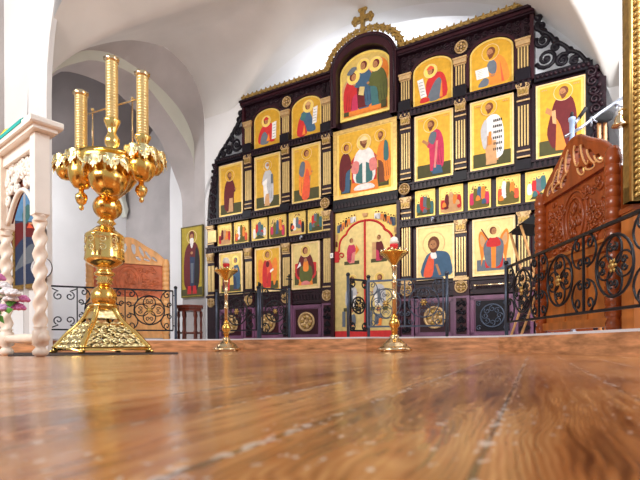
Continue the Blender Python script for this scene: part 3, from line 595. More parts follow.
a.p('white', [(-.14, .2), (.14, .2), (.17, .45), (.12, .62), (0, .68), (-.12, .62), (-.17, .45)], 1); a.p('teal', [(-.12, .2), (.12, .2), (.08, .44), (-.08, .44)], 1); a.p('white', [(-.025, .18), (.025, .18), (.03, .62), (-.03, .62)]); a.p('white', [(-.15, .09), (.15, .09), (.1, .16), (-.1, .16)], 1); a.p('pink', [(-.2, .36), (-.1, .33), (-.08, .48), (-.17, .5)], 1); a.p('pink', [(.2, .36), (.1, .33), (.08, .48), (.17, .5)], 1)
a.robe(-.29, .08, .62, 'maroon', 'blue', 1, .16, 'blue'); a.robe(.29, .12, .64, 'orange', 'brown', -1, .16, 'green'); a.p('teal', [(.30, .45), (.37, .45), (.36, .66), (.31, .7)], 1)
a.head(0, .75, .055, 'brown', 1, 'palegold', 'brown', 'rim'); a.head(-.27, .72, .042, 'maroon', 1, 'gold'); a.head(.25, .79, .042, 'brown', -1, 'gold', 'brown')
icon('enthroned_icon', 'large square icon of an enthroned figure between two saints', 0.0, 2.172, 0.98, 0.995, a, 'border', 'tan', 0.055, 0.0, 0.002, 0.07, fm=old_gold)
# ---- row of small feast icons
SZ, SH = 1.755, 0.36
SC = {'a': ('red', 'maroon', 'tan', 'orange'), 'b': ('scarlet', 'white', 'olive', 'orange'), 'c': ('white', 'red', 'slate', 'teal'), 'd': ('crimson', 'olive', 'blue', 'orange'), 'e': ('black', 'white', 'slate', 'scarlet'), 'f': ('teal', 'red', 'slate', 'green')}
def feast(u, w, kind, label):
    R_ = random.Random(label); a = Art(); a.r('palegold', -w/2+.018, w/2-.018, .018, SH-.018); c = SC[kind]
    if kind in 'ab': a.p(c[2], [(-w*.42, .03), (w*.42, .03), (w*.4, .16), (.05, .28), (-.03, .2), (-w*.4, .22)], 1)
    if kind == 'c':
        a.p('ground', [(-w*.35, .03), (w*.35, .03), (.03, .1), (-.03, .1)]); a.e('slate', 0, .2, .07, .1)
    if kind == 'd': a.p('olive', [(-w*.42, .03), (w*.42, .03), (w*.3, .28), (0, .2), (-w*.3, .3)], 1); a.p('tan', [(-w*.3, .2), (-.02, .2), (-.05, .31), (-w*.28, .31)])
    if kind == 'f': a.p('ground', [(-w*.42, .03), (w*.42, .03), (w*.4, .1), (-w*.4, .1)]); a.e('slate', 0, .22, .06, .09); a.p('red', [(-.1, .1), (.1, .1), (.09, .15), (-.09, .15)])
    if kind == 'e': a.r('tan', -w*.42, w*.42, .03, .07); a.p('brown', [(-.06, .3), (.06, .3), (.03, .33), (-.03, .33)])
    for i in range(5):
        x = -w*.34+w*.68*i/4; z = .045+R_.uniform(0, .05)+(0.05 if i in (1, 3) else 0); hh = R_.uniform(.12, .17); col = c[i % 4]
        if i == 2: z += .06; hh = .16
        a.p(col, [(x-.022, z), (x+.022, z), (x+.026, z+hh*.6), (x+.01, z+hh), (x-.012, z+hh), (x-.027, z+hh*.6)], 1); a.e('halo', x, z+hh+.012, .021, None, 10); a.e('skin', x, z+hh+.012, .012, None, 8)
    for i in range(3): x = R_.uniform(-.09, .09); z = R_.uniform(.05, .12); a.p(c[(i+1) % 4], [(x-.025, z), (x+.03, z+.005), (x+.02, z+.05), (x-.01, z+.06)], 1)
    icon('feast_icon', label, u, SZ, w, SH, a, 'palegold', 'border', 0.016, group='row of small feast icons')
for (x0, x1), k, lb in zip(((-2.76, -2.46), (-2.40, -2.10), (-2.03, -1.72), (-1.68, -1.36), (-1.30, -1.0), (-0.955, -0.69)), 'abcdef', (
  'leftmost small gold feast icon, above the left brass candle stand', 'small feast icon second from the left end, scarlet and white figures', 'small feast icon with a white figure on slate, third from the left end', 'small feast icon with crimson figures above the angel icon',
  'small feast icon with black and white figures, second left of the cream doors', 'small feast icon with a slate oval and red bier just left of the cream doors')): feast((x0+x1)/2, x1-x0, k, lb)
for (x0, x1), k, lb in zip(((0.732, 1.0), (1.055, 1.361), (1.425, 1.70), (1.765, 2.04), (2.095, 2.39), (2.45, 2.75)), 'fadbca', (
  'small feast icon with teal and red figures just right of the cream doors', 'small feast icon with a red shape on tan, second right of the cream doors', 'small feast icon with crimson figures, third right of the cream doors', 'small feast icon with ochre hills, fourth right of the cream doors',
  'small feast icon with slate blue wings of cloth, beside the carved cherry crest', 'small feast icon mostly hidden behind the carved cherry choir screen')): feast((x0+x1)/2, x1-x0, k, lb)
# ---- lower tier
LZ, LH = 0.921, 0.71
def low(u, label, art, w=0.505, frame='rim'): icon('large_icon', label, u, LZ, w, LH, art, 'palegold', frame, 0.026, th=0.035, group='large icons of the lower tier')
def lin(c='cream', w=.53): return Art().r(c, -w/2+.03, w/2-.03, .03, LH-.03)
a = lin('palegold'); a.r('ground', -.21, .21, .05, .16); a.robe(-.09, .06, .46, 'maroon', 'red', 1, .2, 'brown'); a.robe(.11, .07, .46, 'blue', 'navy', -1, .18, 'brown'); a.head(-.08, .55, .04, 'brown'); a.head(.10, .56, .04, 'slate', -1)
low(-2.472, 'lower tier gold icon of two saints behind the left brass candle stand', a)
a = lin('gold'); a.r('ground', -.2, .2, .05, .17)
for sx in (-1, 1): a.p('orange', [(sx*.08, .44), (sx*.15, .54), (sx*.19, .44), (sx*.17, .2), (sx*.12, .1), (sx*.09, .3)], 1)
a.robe(0, .06, .50, 'scarlet', 'red', 1, .2, 'orange'); a.p('red', [(-.1, .12), (-.02, .1), (-.02, .45), (-.08, .47)], 1); a.p('white', [(.05, .3), (.12, .34), (.11, .37), (.05, .34)]); a.e('maroon', 0, .44, .035, .05); a.head(0, .59, .045, 'brown', 1, 'gold')
low(-1.712, 'lower tier gold icon of an angel in scarlet above the open left gate', a)
a = lin(); a.r('ground', -.2, -.12, .07, .26); a.r('ground', .12, .2, .07, .26); a.p('red', [(-.15, .16), (.15, .16), (.19, .36), (.15, .40), (-.15, .40), (-.19, .36)], 1); a.p('orange', [(-.13, .06), (.13, .06), (.1, .2), (-.1, .2)])
a.p('maroon', [(-.14, .2), (.14, .2), (.13, .42), (.06, .54), (-.06, .54), (-.13, .42)], 1); a.p('green', [(-.09, .12), (.1, .12), (.1, .34), (-.09, .34)], 1); a.p('pink', [(-.08, .07), (.08, .07), (.04, .12), (-.04, .12)], 1); a.p('orange', [(-.04, .28), (.05, .28), (.04, .42), (-.03, .42)], 1); a.e('skin', 0, .44, .028); a.p('white', [(-.16, .32), (-.08, .36), (-.1, .42)]); a.head(0, .58, .048, 'maroon', 1, 'palegold')
low(-1.0, 'lower gold icon of an enthroned mother and child beside cream doors', a)
a = lin('cream'); a.e('tan', -.02, .47, .150, .155, 24); a.e('cream', -.02, .47, .141, .146, 24); a.p('blue', [(-.18, .05), (.2, .05), (.21, .2), (.17, .33), (.06, .37), (-.06, .36), (-.14, .28)], 1); a.p('scarlet', [(-.16, .06), (-.04, .05), (-.02, .3), (-.08, .32)], 1); a.p('skin', [(.0, .2), (.03, .2), (.08, .06), (.05, .05)]); a.p('white', [(-.05, .28), (.02, .28), (.0, .36), (-.06, .35)], 1)
a.e('brown', -.02, .47, .078, .098); a.e('skin', -.03, .45, .05, .07); a.p('brown', [(-.08, .43), (-.03, .40), (.03, .43), (.01, .36), (-.05, .36)], 1)
for q in (-.048, -.012): a.e('black', q, .465, .009, .006, 8)
a.r('brown', -.034, -.026, .43, .46)
low(1.0, 'lower icon of a bearded half length figure in a blue cloak', a)
a = lin('cream'); a.r('slate', -.2, .2, .06, .2)
for sx in (-1, 1): a.p('orange', [(sx*.07, .44), (sx*.15, .56), (sx*.18, .46), (sx*.15, .22), (sx*.15, .12), (sx*.11, .28)], 1); a.p('tan', [(sx*.1, .44), (sx*.15, .52), (sx*.16, .42), (sx*.13, .36)], 1)
a.p('red', [(-.1, .12), (-.04, .1), (.1, .1), (.1, .34), (.04, .42), (-.08, .4)], 1); a.p('slate', [(-.07, .12), (.07, .12), (.12, .36), (.06, .46), (-.06, .46), (-.12, .34)], 1); a.p('orange', [(-.025, .09), (.025, .09), (.03, .4), (-.03, .4)]); a.p('red', [(-.08, .36), (.08, .36), (.05, .46), (-.05, .46)], 1); a.p('maroon', [(-.15, .58), (-.14, .59), (-.05, .44), (-.06, .43)]); a.head(0, .545, .042, 'brown', 1, 'cream')
low(1.73, 'lower tier icon of a winged archangel in slate and red behind the iron railing post', a)
a = lin('cream'); a.robe(0, .06, .5, 'crimson', 'blue', 1); a.head(0, .6, .045)
low(2.472, 'lower tier icon hidden behind the black lectern and the cherry choir screen', a)
# ---- royal doors
rd = thing('royal_doors', 'cream and gold double doors with painted saints under a red scalloped arch', 'door', ico(0, 0, ST), ROT)
TREF = [(0.0, 1.825), (0.10, 1.815), (0.20, 1.775), (0.275, 1.71), (0.295, 1.665), (0.35, 1.63), (0.395, 1.57), (0.41, 1.50), (0.415, 1.42)]
TS = smooth(TREF, 3, False)
g = MB()
for sx in (-1, 1):
    pts = [(sx*x, z) for x, z in TS]; side = pts+[(sx*0.484, 1.42), (sx*0.484, 1.99), (0, 1.99)]
    for i in range(len(pts)-1):
        (x0, z0), (x1, z1) = pts[i], pts[i+1]
        up = lambda x, z: (sx*0.484*min(1, abs(x)/0.415), 1.99)
        q = [(x0, z0), (x1, z1), up(x1, z1), up(x0, z0)]
        if sx < 0: q = q[::-1]
        g.prism(q, -0.03, -0.001, paint('palegold'))
    q = [(sx*0.415, 1.42), (sx*0.484, 1.42), (sx*0.484, 1.99)]
    g.prism(q if sx > 0 else q[::-1], -0.03, -0.001, paint('palegold'))
pn = part('arched_panel', g, rd)
a = Art()
for sx in (-1, 1):
    for x, z, h_, o_, i_ in ((.43, 1.70, .16, 'slate', 'blue'), (.39, 1.72, .15, 'navy', 'orange'), (.35, 1.745, .14, 'orange', 'slate'), (.30, 1.775, .14, 'black', 'orange'), (.26, 1.80, .12, 'orange', 'tan'), (.21, 1.82, .12, 'grey', 'white'), (.17, 1.83, .11, 'white', 'slate')):
        a.p(o_, [(sx*(x-.024), z), (sx*(x+.024), z), (sx*(x+.026), z+h_*.6), (sx*(x+.012), z+h_*.75), (sx*(x-.012), z+h_*.75), (sx*(x-.026), z+h_*.6)]); a.e('halo', sx*x, z+h_*.85, .022); a.e('brown', sx*x, z+h_*.85, .014)
        a.p(i_, [(sx*(x-.012), z), (sx*(x+.01), z), (sx*x, z+h_*.5)])
    a.p('tan', [(sx*.44, 1.60), (sx*.475, 1.60), (sx*.47, 1.68), (sx*.44, 1.68)]); a.p('maroon', [(sx*.445, 1.5), (sx*.475, 1.5), (sx*.47, 1.58), (sx*.45, 1.58)])
a.p('tan', [(-.03, 1.88), (.03, 1.88), (.045, 1.93), (-.045, 1.93)]); a.l = [(c, [(x, z-ST) for x, z in p]) for c, p in a.l]
a.build('painting', pn, -0.031)
for sx in (-1, 1):
    g = MB(); pts = [(sx*x, z) for x, z in TS]
    for i in range(len(pts)-1):
        (x0, z0), (x1, z1) = pts[i], pts[i+1]; q = [(x0, 0.27), (x1, 0.27), (x1, z1-.005), (x0, z0-.005)]
        g.prism(q if sx > 0 else q[::-1], -0.045, -0.031, paint('cream'))
    q = [(sx*0.415, 0.27), (sx*0.485, 0.27), (sx*0.485, 1.30), (sx*0.415, 1.42)]; g.prism(q if sx > 0 else q[::-1], -0.045, -0.031, paint('cream'))
    lf = part('door_leaf', g, rd)
    g = MB(); g.tube(on(pts, -0.045), 0.016, paint('red'), 6); xa, xb = sorted((sx*0.415, sx*0.484)); g.box(xa, xb, -0.055, -0.03, 1.27, 1.43, paint('red')); g.box(min(0, sx*.484), max(0, sx*.484), -0.05, -0.03, 0.17, 0.27, paint('red'))
    g.tube(on([(sx*x, z) for x, z in spiral(0.37, 1.36, 0.055, -60, 1.2, 16, 1)], -0.052), 0.010, paint('red'), 5); g.build('red_moulding', lf, OF)
    a = Art(); xo = sx*.21
    a.r('ground', xo-.12, xo+.12, 1.22, 1.27); c1_, c2_ = ('crimson', 'pink') if sx < 0 else ('maroon', 'crimson')
    a.robe(xo, 1.24, .30, c1_, c2_, sx*-1, .24, c2_); a.head(xo, 1.56, .03, 'brown', -sx, 'cream'); a.p('orange', [(xo-sx*.06, 1.35), (xo-sx*.12, 1.42), (xo-sx*.07, 1.5)]) if sx < 0 else a.r('tan', xo-.1, xo-.04, 1.27, 1.5)
    a.robe(xo, .60, .34, 'grey', 'white', -sx, .28, 'white'); a.head(xo+.01, 1.0, .04, 'brown', -sx, 'palegold', 'brown'); a.r('slate', xo-.02, xo+.02, .65, .85); a.r('ground', xo-.13, xo+.13, .55, .6)
    a.robe(xo, .34, .20, 'slate', 'orange', sx, .3, 'scarlet'); a.head(xo, .56, .03, 'maroon', sx, 'cream'); a.r('slate', xo-.15, xo-.10, .33, .55)
    a.l = [(c, [(x, z-ST) for x, z in p]) for c, p in a.l]; a.build('painting', lf, -0.046)
g = MB(); g.box(-0.012, 0.012, -0.065, -0.03, 0.2, 1.82, paint('red'), 0.004); part('meeting_stile', g, rd)
# ------------------------------------------------------------------ icon and stool by the left pier
a = Art(); a.r('leafgold', -.25, .25, .03, 1.22); a.p('ground', [(-.25, .03), (.25, .03), (.25, .18), (-.25, .14)]); a.p('brown', [(-.13, .06), (.13, .05), (.13, .35), (-.13, .35)])
a.p('maroon', [(-.15, .16), (.13, .14), (.19, .5), (.17, .8), (.08, .96), (-.06, .96), (-.17, .8), (-.2, .45)], 1); a.p('navy', [(-.04, .2), (.05, .2), (.07, .7), (-.05, .72)]); a.p('black', [(.06, .16), (.15, .2), (.17, .7), (.09, .85)], 1); a.p('slate', [(-.02, .25), (.03, .25), (.04, .6), (-.03, .6)])
a.p('red', [(-.11, .06), (-.02, .06), (-.03, .2), (-.1, .2)]); a.p('red', [(.02, .06), (.11, .06), (.1, .2), (.03, .2)]); a.e('rim', 0, 1.06, .12); a.e('leafgold', 0, 1.06, .11); a.e('maroon', 0, 1.08, .065, .085); a.e('skin', 0, 1.06, .042, .055); a.p('white', [(-.04, 1.03), (.04, 1.03), (.035, .93), (0, .86), (-.035, .93)], 1); a.e('skin', .0, .78, .03, .025)
icon('saint_icon', 'tall narrow olive-gold icon of a white-bearded monk hung on the white pier', -3.33, 0.918, 0.52, 1.25, a, 'leafgold', 'olive', 0.02, 0.0, 0.04, 0.035)
st = thing('stool', 'small dark red wooden stool with turned legs beside the white pier', 'stool', at(190, 342, 7.55)*1.0, ROT+0.2); st.location.z = ST
g = MB(); g.plate([(0.23*math.cos(i*PI/3), 0.23*math.sin(i*PI/3)) for i in range(6)], 0.50, 0.545, mahog); g.plate([(0.20*math.cos(i*PI/3), 0.20*math.sin(i*PI/3)) for i in range(6)], 0.455, 0.50, mahog); g.build('seat', st)
LP = [(0.17*math.cos(PI/6+i*PI/3), 0.17*math.sin(PI/6+i*PI/3)) for i in range(6)]
for x, y in LP: g = MB(); g.lathe([(0.022, 0), (0.022, 0.1), (0.028, 0.13), (0.016, 0.16), (0.02, 0.25), (0.014, 0.34), (0.026, 0.39), (0.022, 0.455)], x, y, 0, mahog, 8); g.build('leg', st)
g = MB(); g.tube([(x, y, 0.115) for x, y in LP], 0.013, mahog, 6, True); g.build('stretcher', st)
# ------------------------------------------------------------------ wrought iron railings: a thing per run, drawn along local x
def railing(name, label, p0, p1, secs, z0=0.265, z1=0.775, posts=(0, 1), m=iron, group='wrought iron railings', lean=None, rose=True, rr=0.36, knob=True):
    p0, p1 = Vector(p0), Vector(p1); L = (p1-p0).length; t = thing(name, label, 'railing', (p0.x, p0.y, ST), math.atan2(p1.y-p0.y, p1.x-p0.x), group)
    o = (0, 0, ST)
    def B(n, g, par=t): return g.build(n, par, o)
    g = MB(); g.box(0, L, -0.011, 0.011, z1-0.010, z1+0.010, m); B('top_rail', g)
    g = MB(); g.box(0, L, -0.009, 0.009, z0-0.009, z0+0.009, m); B('bottom_rail', g)
    for k in posts:
        g = MB(); x = k*L; x += -0.035 if k == 0 else 0.035 if k == 1 else 0
        g.tube([(x, 0, ST), (x, 0, z1+0.03)], 0.017, ironblue if m is iron else m, 8); pp = B('post', g)
        if knob: g = MB(); g.ball(x, 0, z1+0.045, 0.024, m, 8); g.build('knob', pp, o)
        g = MB(); g.tube([(x, 0, z1-0.06), (x+(0.04 if k == 0 else -0.04), 0, z1-0.06)], 0.007, m, 5); g.build('bracket', pp, o)
        g = MB(); g.tube([(x, 0, z0+0.06), (x+(0.04 if k == 0 else -0.04), 0, z0+0.06)], 0.007, m, 5); g.build('bracket', pp, o)
    x = 0.0
    for i, (sl, kind) in enumerate(secs):
        xa, xb = x, x+sl; x = xb; hh = z1-z0; zc = (z0+z1)/2; xc = (xa+xb)/2
        for e_ in ((xa, xb) if i == len(secs)-1 else (xa,)):
            g = MB(); g.box(e_-0.007, e_+0.007, -0.007, 0.007, z0, z1, m); B('baluster', g)
        r = min(hh*rr, sl*0.40)
        if kind == 'o':
            g = MB(); g.tube(on(ell(xc, zc, r, r, 24), 0), 0.009 if m is iron else 0.006, m, 5, True); rg = B('ring', g)
            for q in range(4):
                a_ = q*PI/2; g = MB()
                cx, cz = xc+r*0.50*math.cos(a_), zc+r*0.50*math.sin(a_)
                g.tube(on(ell(cx, cz, r*(0.46 if q % 2 == 0 else 0.40), r*(0.40 if q % 2 == 0 else 0.46), 16), 0.004), 0.007 if m is iron else 0.0045, m, 5, True)
                for s2 in (-1, 1):
                    dx, dz = -math.sin(a_)*s2, math.cos(a_)*s2
                    g.tube(on(spiral(cx+dx*r*.10+math.cos(a_)*r*.08, cz+dz*r*.10+math.sin(a_)*r*.08, r*0.15, math.degrees(a_), 1.2, 10, s2), -0.004), 0.007 if m is iron else 0.0045, m, 4)
                g.build('petal', rg, o)
            if rose:
                g = MB(); g.ball(xc, -0.010, zc, r*0.12, old_gold, 10, 1, 0.5, 1)
                for q in range(6): g.ball(xc+r*.17*math.cos(q*PI/3), -0.008, zc+r*.17*math.sin(q*PI/3), r*0.07, old_gold, 6, 1, 0.5, 1)
                g.build('rosette', rg, o)
            for sx in (-1, 1):                   # C scrolls in the four corners
                for sz in (-1, 1):
                    g = MB(); ex = xa if sx < 0 else xb; ez = z0 if sz < 0 else z1; q = min(sl*0.24, hh*0.26)
                    X = lambda p: ex-sx*p; Z = lambda p: ez-sz*p
                    c1 = [(X(q*.55+q*.35*(1-k/14)*math.cos(-PI/2+k/14*2.4*PI)), Z(q*.42+q*.38*(1-.75*k/14)*math.sin(-PI/2+k/14*2.4*PI))) for k in range(14, -1, -1)]
                    c2 = [(X(q*.95), Z(q*.35)), (X(q*1.12), Z(q*.85)), (X(q*.85), Z(q*1.4)), (X(q*.35), Z(q*1.62))]
                    c3 = [(X(q*.30+q*.26*(1-.7*k/12)*math.cos(PI/2-k/12*2.3*PI)), Z(q*1.36+q*.26*(1-.7*k/12)*math.sin(PI/2-k/12*2.3*PI))) for k in range(13)]
                    g.tube(on(c1+smooth(c2, 3, False)+c3, 0), 0.0075 if m is iron else 0.005, m, 5); B('scroll', g)
        else:
            for sz in (-1, 1):
                for sx in ((-1, 1) if kind == 's' else (1,)):
                    g = MB(); cx = xc+sx*sl*0.22 if kind == 's' else xc; q = min(sl*0.2, hh*0.16); cz = zc+sz*hh*0.16
                    g.tube(on([(xa if sx < 0 else xb, zc+sz*hh*0.46)]+[(cx+q*(1-.8*k/14)*math.cos(sz*(PI*0.5-2.5*PI*k/14*sx)), cz+sz*hh*.12+q*(1-.8*k/14)*math.sin(sz*(PI*.5-2.5*PI*k/14*sx))) for k in range(15)], 0), 0.0075, m, 5); B('scroll', g)
    return t
r0 = at(51, 340, 5.62); r1 = at(173, 340, 6.2)
LL = (Vector((r1.x-r0.x, r1.y-r0.y))).length
railing('iron_railing', 'black scroll railing before the left choir screen, behind the gold candelabrum', (r0.x, r0.y, 0), (r1.x, r1.y, 0), [(LL*.20, 's'), (LL*.385, 'o'), (LL*.415, 'o')])
q0, q1 = at(508, 340, 4.46), at(652, 340, 2.50)
RL_ = Vector((q1.x-q0.x, q1.y-q0.y)).length
railing('iron_railing', 'black scroll railing with brass rosettes before the right choir screen', (q0.x, q0.y, 0), (q1.x, q1.y, 0), [(RL_*.33, 'o'), (RL_*.335, 'o'), (RL_*.335, 'o')], 0.275, 0.785)
i_ = lambda u, v: ico(u, v, 0)
railing('iron_railing', 'blue-grey scroll railing behind the left brass candle stand', i_(-1.45, 1.46), i_(-0.82, 1.48), [(0.63, 'o')], 0.26, 0.74, (0, 1))
railing('iron_railing', 'blue-grey scroll railing behind the right brass candle stand', i_(0.74, 1.58), i_(1.50, 1.42), [(0.39, 'o'), (0.385, 'o')], 0.26, 0.74, (1,), ironblue)
lg_ = railing('iron_gate', 'narrow black iron gate leaf swung inwards beside the blue-grey left railing', i_(-0.78, 1.40), i_(-0.62, 1.10), [(0.34, 'o')], 0.22, 0.78, (0, 1), iron, 'iron gate leaves', rr=0.30)
railing('iron_gate', 'narrow black iron gate leaf standing open before the cream doors', i_(0.60, 1.70), i_(0.70, 1.60) if 0 else i_(0.685, 1.50), [(0.22, 'o')], 0.22, 0.76, (0, 1), iron, 'iron gate leaves', rr=0.30)
# ------------------------------------------------------------------ choir screens (carved wooden stalls)
def stall(label, p0, p1, M_):
    wood, panel, post_m, crest_m, side = M_
    p0, p1 = Vector((*p0[:2], 0)), Vector((*p1[:2], 0)); L = (p1-p0).length
    t = thing('choir_screen', label, 'choir screen', (p0.x, p0.y, ST), math.atan2(p1.y-p0.y, p1.x-p0.x), 'carved choir screens')
    o = (0, 0, ST)
    def B(n, g, par=t): return g.build(n, par, o)
    for x in (0.0, L):
        g = MB(); pr = [(0.045, 0), (0.05, 0.05), (0.038, 0.08)]
        n = 15
        for k in range(n):
            z = 0.09+k*(1.07-0.02)/n; h = 1.05/n; pr += [(0.045, z), (0.052, z+h*.15), (0.052, z+h*.85), (0.045, z+h*.98)]
        pr += [(0.045, 1.16), (0.03, 1.19)]
        g.lathe(pr, x, -0.02, ST, post_m, 12); B('turned_post', g)
    g = MB(); g.box(0.04, L-0.04, 0.0, 0.03, ST+0.07, 0.70, wood)
    for k in range(1, 3): g.box(0.04+k*(L-.08)/3-0.02, 0.04+k*(L-.08)/3+0.02, -0.012, 0.0, ST+0.09, 0.69, wood)
    B('lower_panel', g)
    g = MB(); g.box(0.02, L-0.02, -0.03, 0.03, ST+0.03, ST+0.09, wood); B('bottom_rail', g)
    g = MB(); g.box(0.04, L-0.04, -0.03, 0.03, 0.69, 0.76, wood); g.box(0.04, L-0.04, -0.045, 0.03, 0.745, 0.765, wood); B('middle_rail', g)
    g = MB(); g.box(0.04, L-0.04, 0.0, 0.03, 0.76, 1.25, panel); cp = B('carved_panel', g)
    g = MB(); cx, cz = L/2, 1.0                 # oval medallion with radiating foliage
    for k, (rx, rz) in enumerate(((0.17, 0.215), (0.12, 0.165))): g.tube(on(ell(cx, cz, rx*(L/1.0), rz, 28), -0.002), 0.012, panel, 5, True)
    R_ = random.Random(3)
    for k in range(130):
        x = R_.uniform(0.10, L-0.10); z = R_.uniform(0.81, 1.2); 
        if ((x-cx)/(0.18*L))**2+((z-cz)/0.22)**2 < 1: continue
        sg = 1 if x > cx else -1
        g.tube(on(spiral(x, z, R_.uniform(0.022, 0.042), R_.uniform(0, 360), 1.0, 8, sg), -0.003), [0.013*(1-.08*i) for i in range(9)], panel, 4)
    for k in range(22):
        a_ = R_.uniform(0, 2*PI); r = R_.uniform(0.02, 0.10); x, z = cx+r*math.cos(a_), cz+r*1.4*math.sin(a_); g.tube(on([(x, z-.03), (x+.012, z), (x-.004, z+.04)], -0.003), [0.009, 0.012, 0.004], panel, 4)
    B('relief', g, cp)
    g = MB(); g.box(0.05, L-0.05, -0.028, 0.03, 1.245, 1.272, crest_m); B('top_rail', g)
    # pierced crest
    def top(x): q = x/L; return 1.275+0.33*(math.sin(PI*min(max(q, 0), 1))**0.8)*(0.92+0.08*math.cos(4*PI*(q-.5)))
    N = 84; g = MB()
    xs = [0.03+(L-0.06)*k/N for k in range(N+1)]
    def hole(x, z):
        for hx, hz, ra, rb, an in HL:
            rb *= 1.3; dx, dz = x-hx, z-hz; p, q = dx*math.cos(an)+dz*math.sin(an), -dx*math.sin(an)+dz*math.cos(an)
            if (p/ra)**2+(q/rb)**2 < 1: return True
        return False
    HL = []
    for sx in (-1, 1):
        for hx, hz, ra, rb, an in ((.34, 1.335, .05, .016, 38), (.255, 1.385, .075, .017, 52), (.165, 1.43, .085, .019, 66), (.06, 1.46, .075, .026, 80), (.235, 1.315, .05, .014, 15), (.12, 1.33, .045, .020, 40)):
            HL.append((L/2+sx*L*hx, hz, ra, rb, math.radians(an if sx < 0 else 180-an)))
    NZ = 20
    for i in range(N):
        xa, xb = xs[i], xs[i+1]
        for j in range(NZ):
            za, zb = [(1.27+(top(x)-1.27)*j/NZ, 1.27+(top(x)-1.27)*(j+1)/NZ) for x in (xa, xb)]
            xm, zm = (xa+xb)/2, (za[0]+za[1]+zb[0]+zb[1])/4
            if hole(xm, zm): continue
            g.prism([(xa, za[0]), (xb, zb[0]), (xb, zb[1]), (xa, za[1])], -0.018, 0.018, crest_m)
    cr = B('crest', g)
    g = MB(); g.tube(on([(x, top(x)) for x in xs], 0), 0.022, crest_m, 6)
    for hx, hz, ra, rb, an in HL:
        pt = [(hx+(ra+.008)*math.cos(t_)*math.cos(an)-(rb+.008)*math.sin(t_)*math.sin(an), hz+(ra+.008)*math.cos(t_)*math.sin(an)+(rb+.008)*math.sin(t_)*math.cos(an)) for t_ in [PI*(.05+1.15*k/14) for k in range(15)]]
        g.tube(on(pt, -0.02), [0.009*(1-.03*i) for i in range(15)], birch, 5)  # pale hole rims: light caught on the edges, put in as colour
    B('crest_scrolls', g, cr)
    g = MB(); g.box(L+0.03, L+0.06, 0.0, 0.42, ST+0.02, 1.20, side); B('side_panel', g); g = MB(); g.box(-0.03, 0.0, 0.03, 0.42, ST+0.02, 1.15, side); B('side_panel', g)
    return t
stall('rosy carved choir screen with pierced honey crest behind the gold candelabrum', at(90, 340, 6.65), at(166, 340, 7.1), (birch, redwood, birch, birch, grey_cloth))
stall('dark cherry carved choir screen with pierced crest at the right edge', at(544, 340, 4.1), at(617, 340, 3.1), (cherry_lt, cherry, cherry, cherry, cherry))
# ------------------------------------------------------------------ big gold candelabrum
CZ = 4.3; PXM = CZ/480
def zy(y, Z=CZ): return (344.5-y)*Z/480+H
c0 = at(106, 345, CZ)
cb = thing('candelabrum', 'large polished gold floor candelabrum with three tall ribbed candle tubes', 'candelabrum', (c0.x, c0.y, 0.006))
co = (0, 0, 0.006)
def CB(n, g, par=cb): return g.build(n, par, co)
X0 = (102-106)*PXM
def rib(a, pts): return [(X0+r*math.cos(a), r*math.sin(a), z) for r, z in pts]
prof = smooth([(0.42, zy(347)), (0.36, zy(340)), (0.295, zy(332)), (0.21, zy(324)), (0.145, zy(315)), (0.12, zy(309)), (0.09, zy(305))], 3, False)
A4 = [-PI/2+0.06+k*PI/2 for k in range(4)]
g = MB()
for a in A4: g.tube(rib(a, prof), [0.026]*len(prof), gold, 6)
for r, z, t_ in ((0.42, zy(347), 0.018), (0.21, zy(324), 0.014), (0.122, zy(309), 0.012), (0.10, zy(305), 0.016)):
    g.tube([(X0+r*math.cos(a), r*math.sin(a), z) for a in A4], t_, gold, 5, True)
bs = CB('base', g)
for k in range(4):                              # pierced scroll faces
    a0, a1 = A4[k], A4[(k+1) % 4]; g = MB()
    def F(s_, z_):                              # s along the face 0..1, z_ height 0..1 of the slope
        i = z_*(len(prof)-1); j = min(int(i), len(prof)-2); r = prof[j][0]+(prof[j+1][0]-prof[j][0])*(i-j); z = prof[j][1]+(prof[j+1][1]-prof[j][1])*(i-j)
        p = Vector((X0+r*math.cos(a0), r*math.sin(a0), z)); q = Vector((X0+r*math.cos(a1), r*math.sin(a1), z)); return tuple(p.lerp(q, s_))
    R_ = random.Random(k)
    for j, (zc, n) in enumerate(((0.06, 8), (0.17, 7), (0.28, 6), (0.39, 5), (0.50, 4))):
        for i in range(n):
            s0 = (i+0.5)/n; rs = 0.50/n; rz = 0.062
            g.tube([F(min(max(s0+rs*p, 0), 1), zc+rz*q) for p, q in spiral(0, 0, 1.0, R_.uniform(0, 360), 1.5, 13, 1 if (i+j) % 2 else -1)], 0.0105, gold_pale, 4)
    g.strip([F(i/6, 0.62) for i in range(7)], [F(i/6, 0.95) for i in range(7)], gold_pale)
    CB('pierced_face', g, bs)
for a in A4:
    g = MB(); x, y = X0+0.41*math.cos(a), 0.41*math.sin(a)
    g.ball(x, y, 0.034, 0.028, gold, 8); g.ball(x+0.03*math.cos(a), y+0.03*math.sin(a), 0.022, 0.016, gold, 8); g.ball(x-0.02, y, 0.02, 0.014, gold, 6); g.tube([(x, y, 0.04), (X0+0.42*math.cos(a), 0.42*math.sin(a), zy(346))], 0.016, gold, 6); CB('foot', g)
def L_(pts): return [(w_*PXM, zy(y)) for y, w_ in pts]
g = MB(); g.lathe(L_([(306, 13), (304, 14), (302, 8), (300, 6), (285, 6)]), -0.02, 0, 0, gold, 20); CB('neck', g)
g = MB(); g.lathe(L_([(308, 4)]+[(296+12.5*math.cos(PI*i/12), max(4.5, 12.5*math.sin(PI*i/12))) for i in range(13)]+[(283, 4)]), -0.018, 0, 0, gold_deep, 24); CB('lower_ball', g)
g = MB(); g.lathe(L_([(284, 5), (282, 8), (280, 6), (278, 9), (276, 6), (274, 9.5), (272, 10), (270, 7), (268, 7), (266, 9)]), -0.010, 0, 0, gold, 24); CB('collar', g)
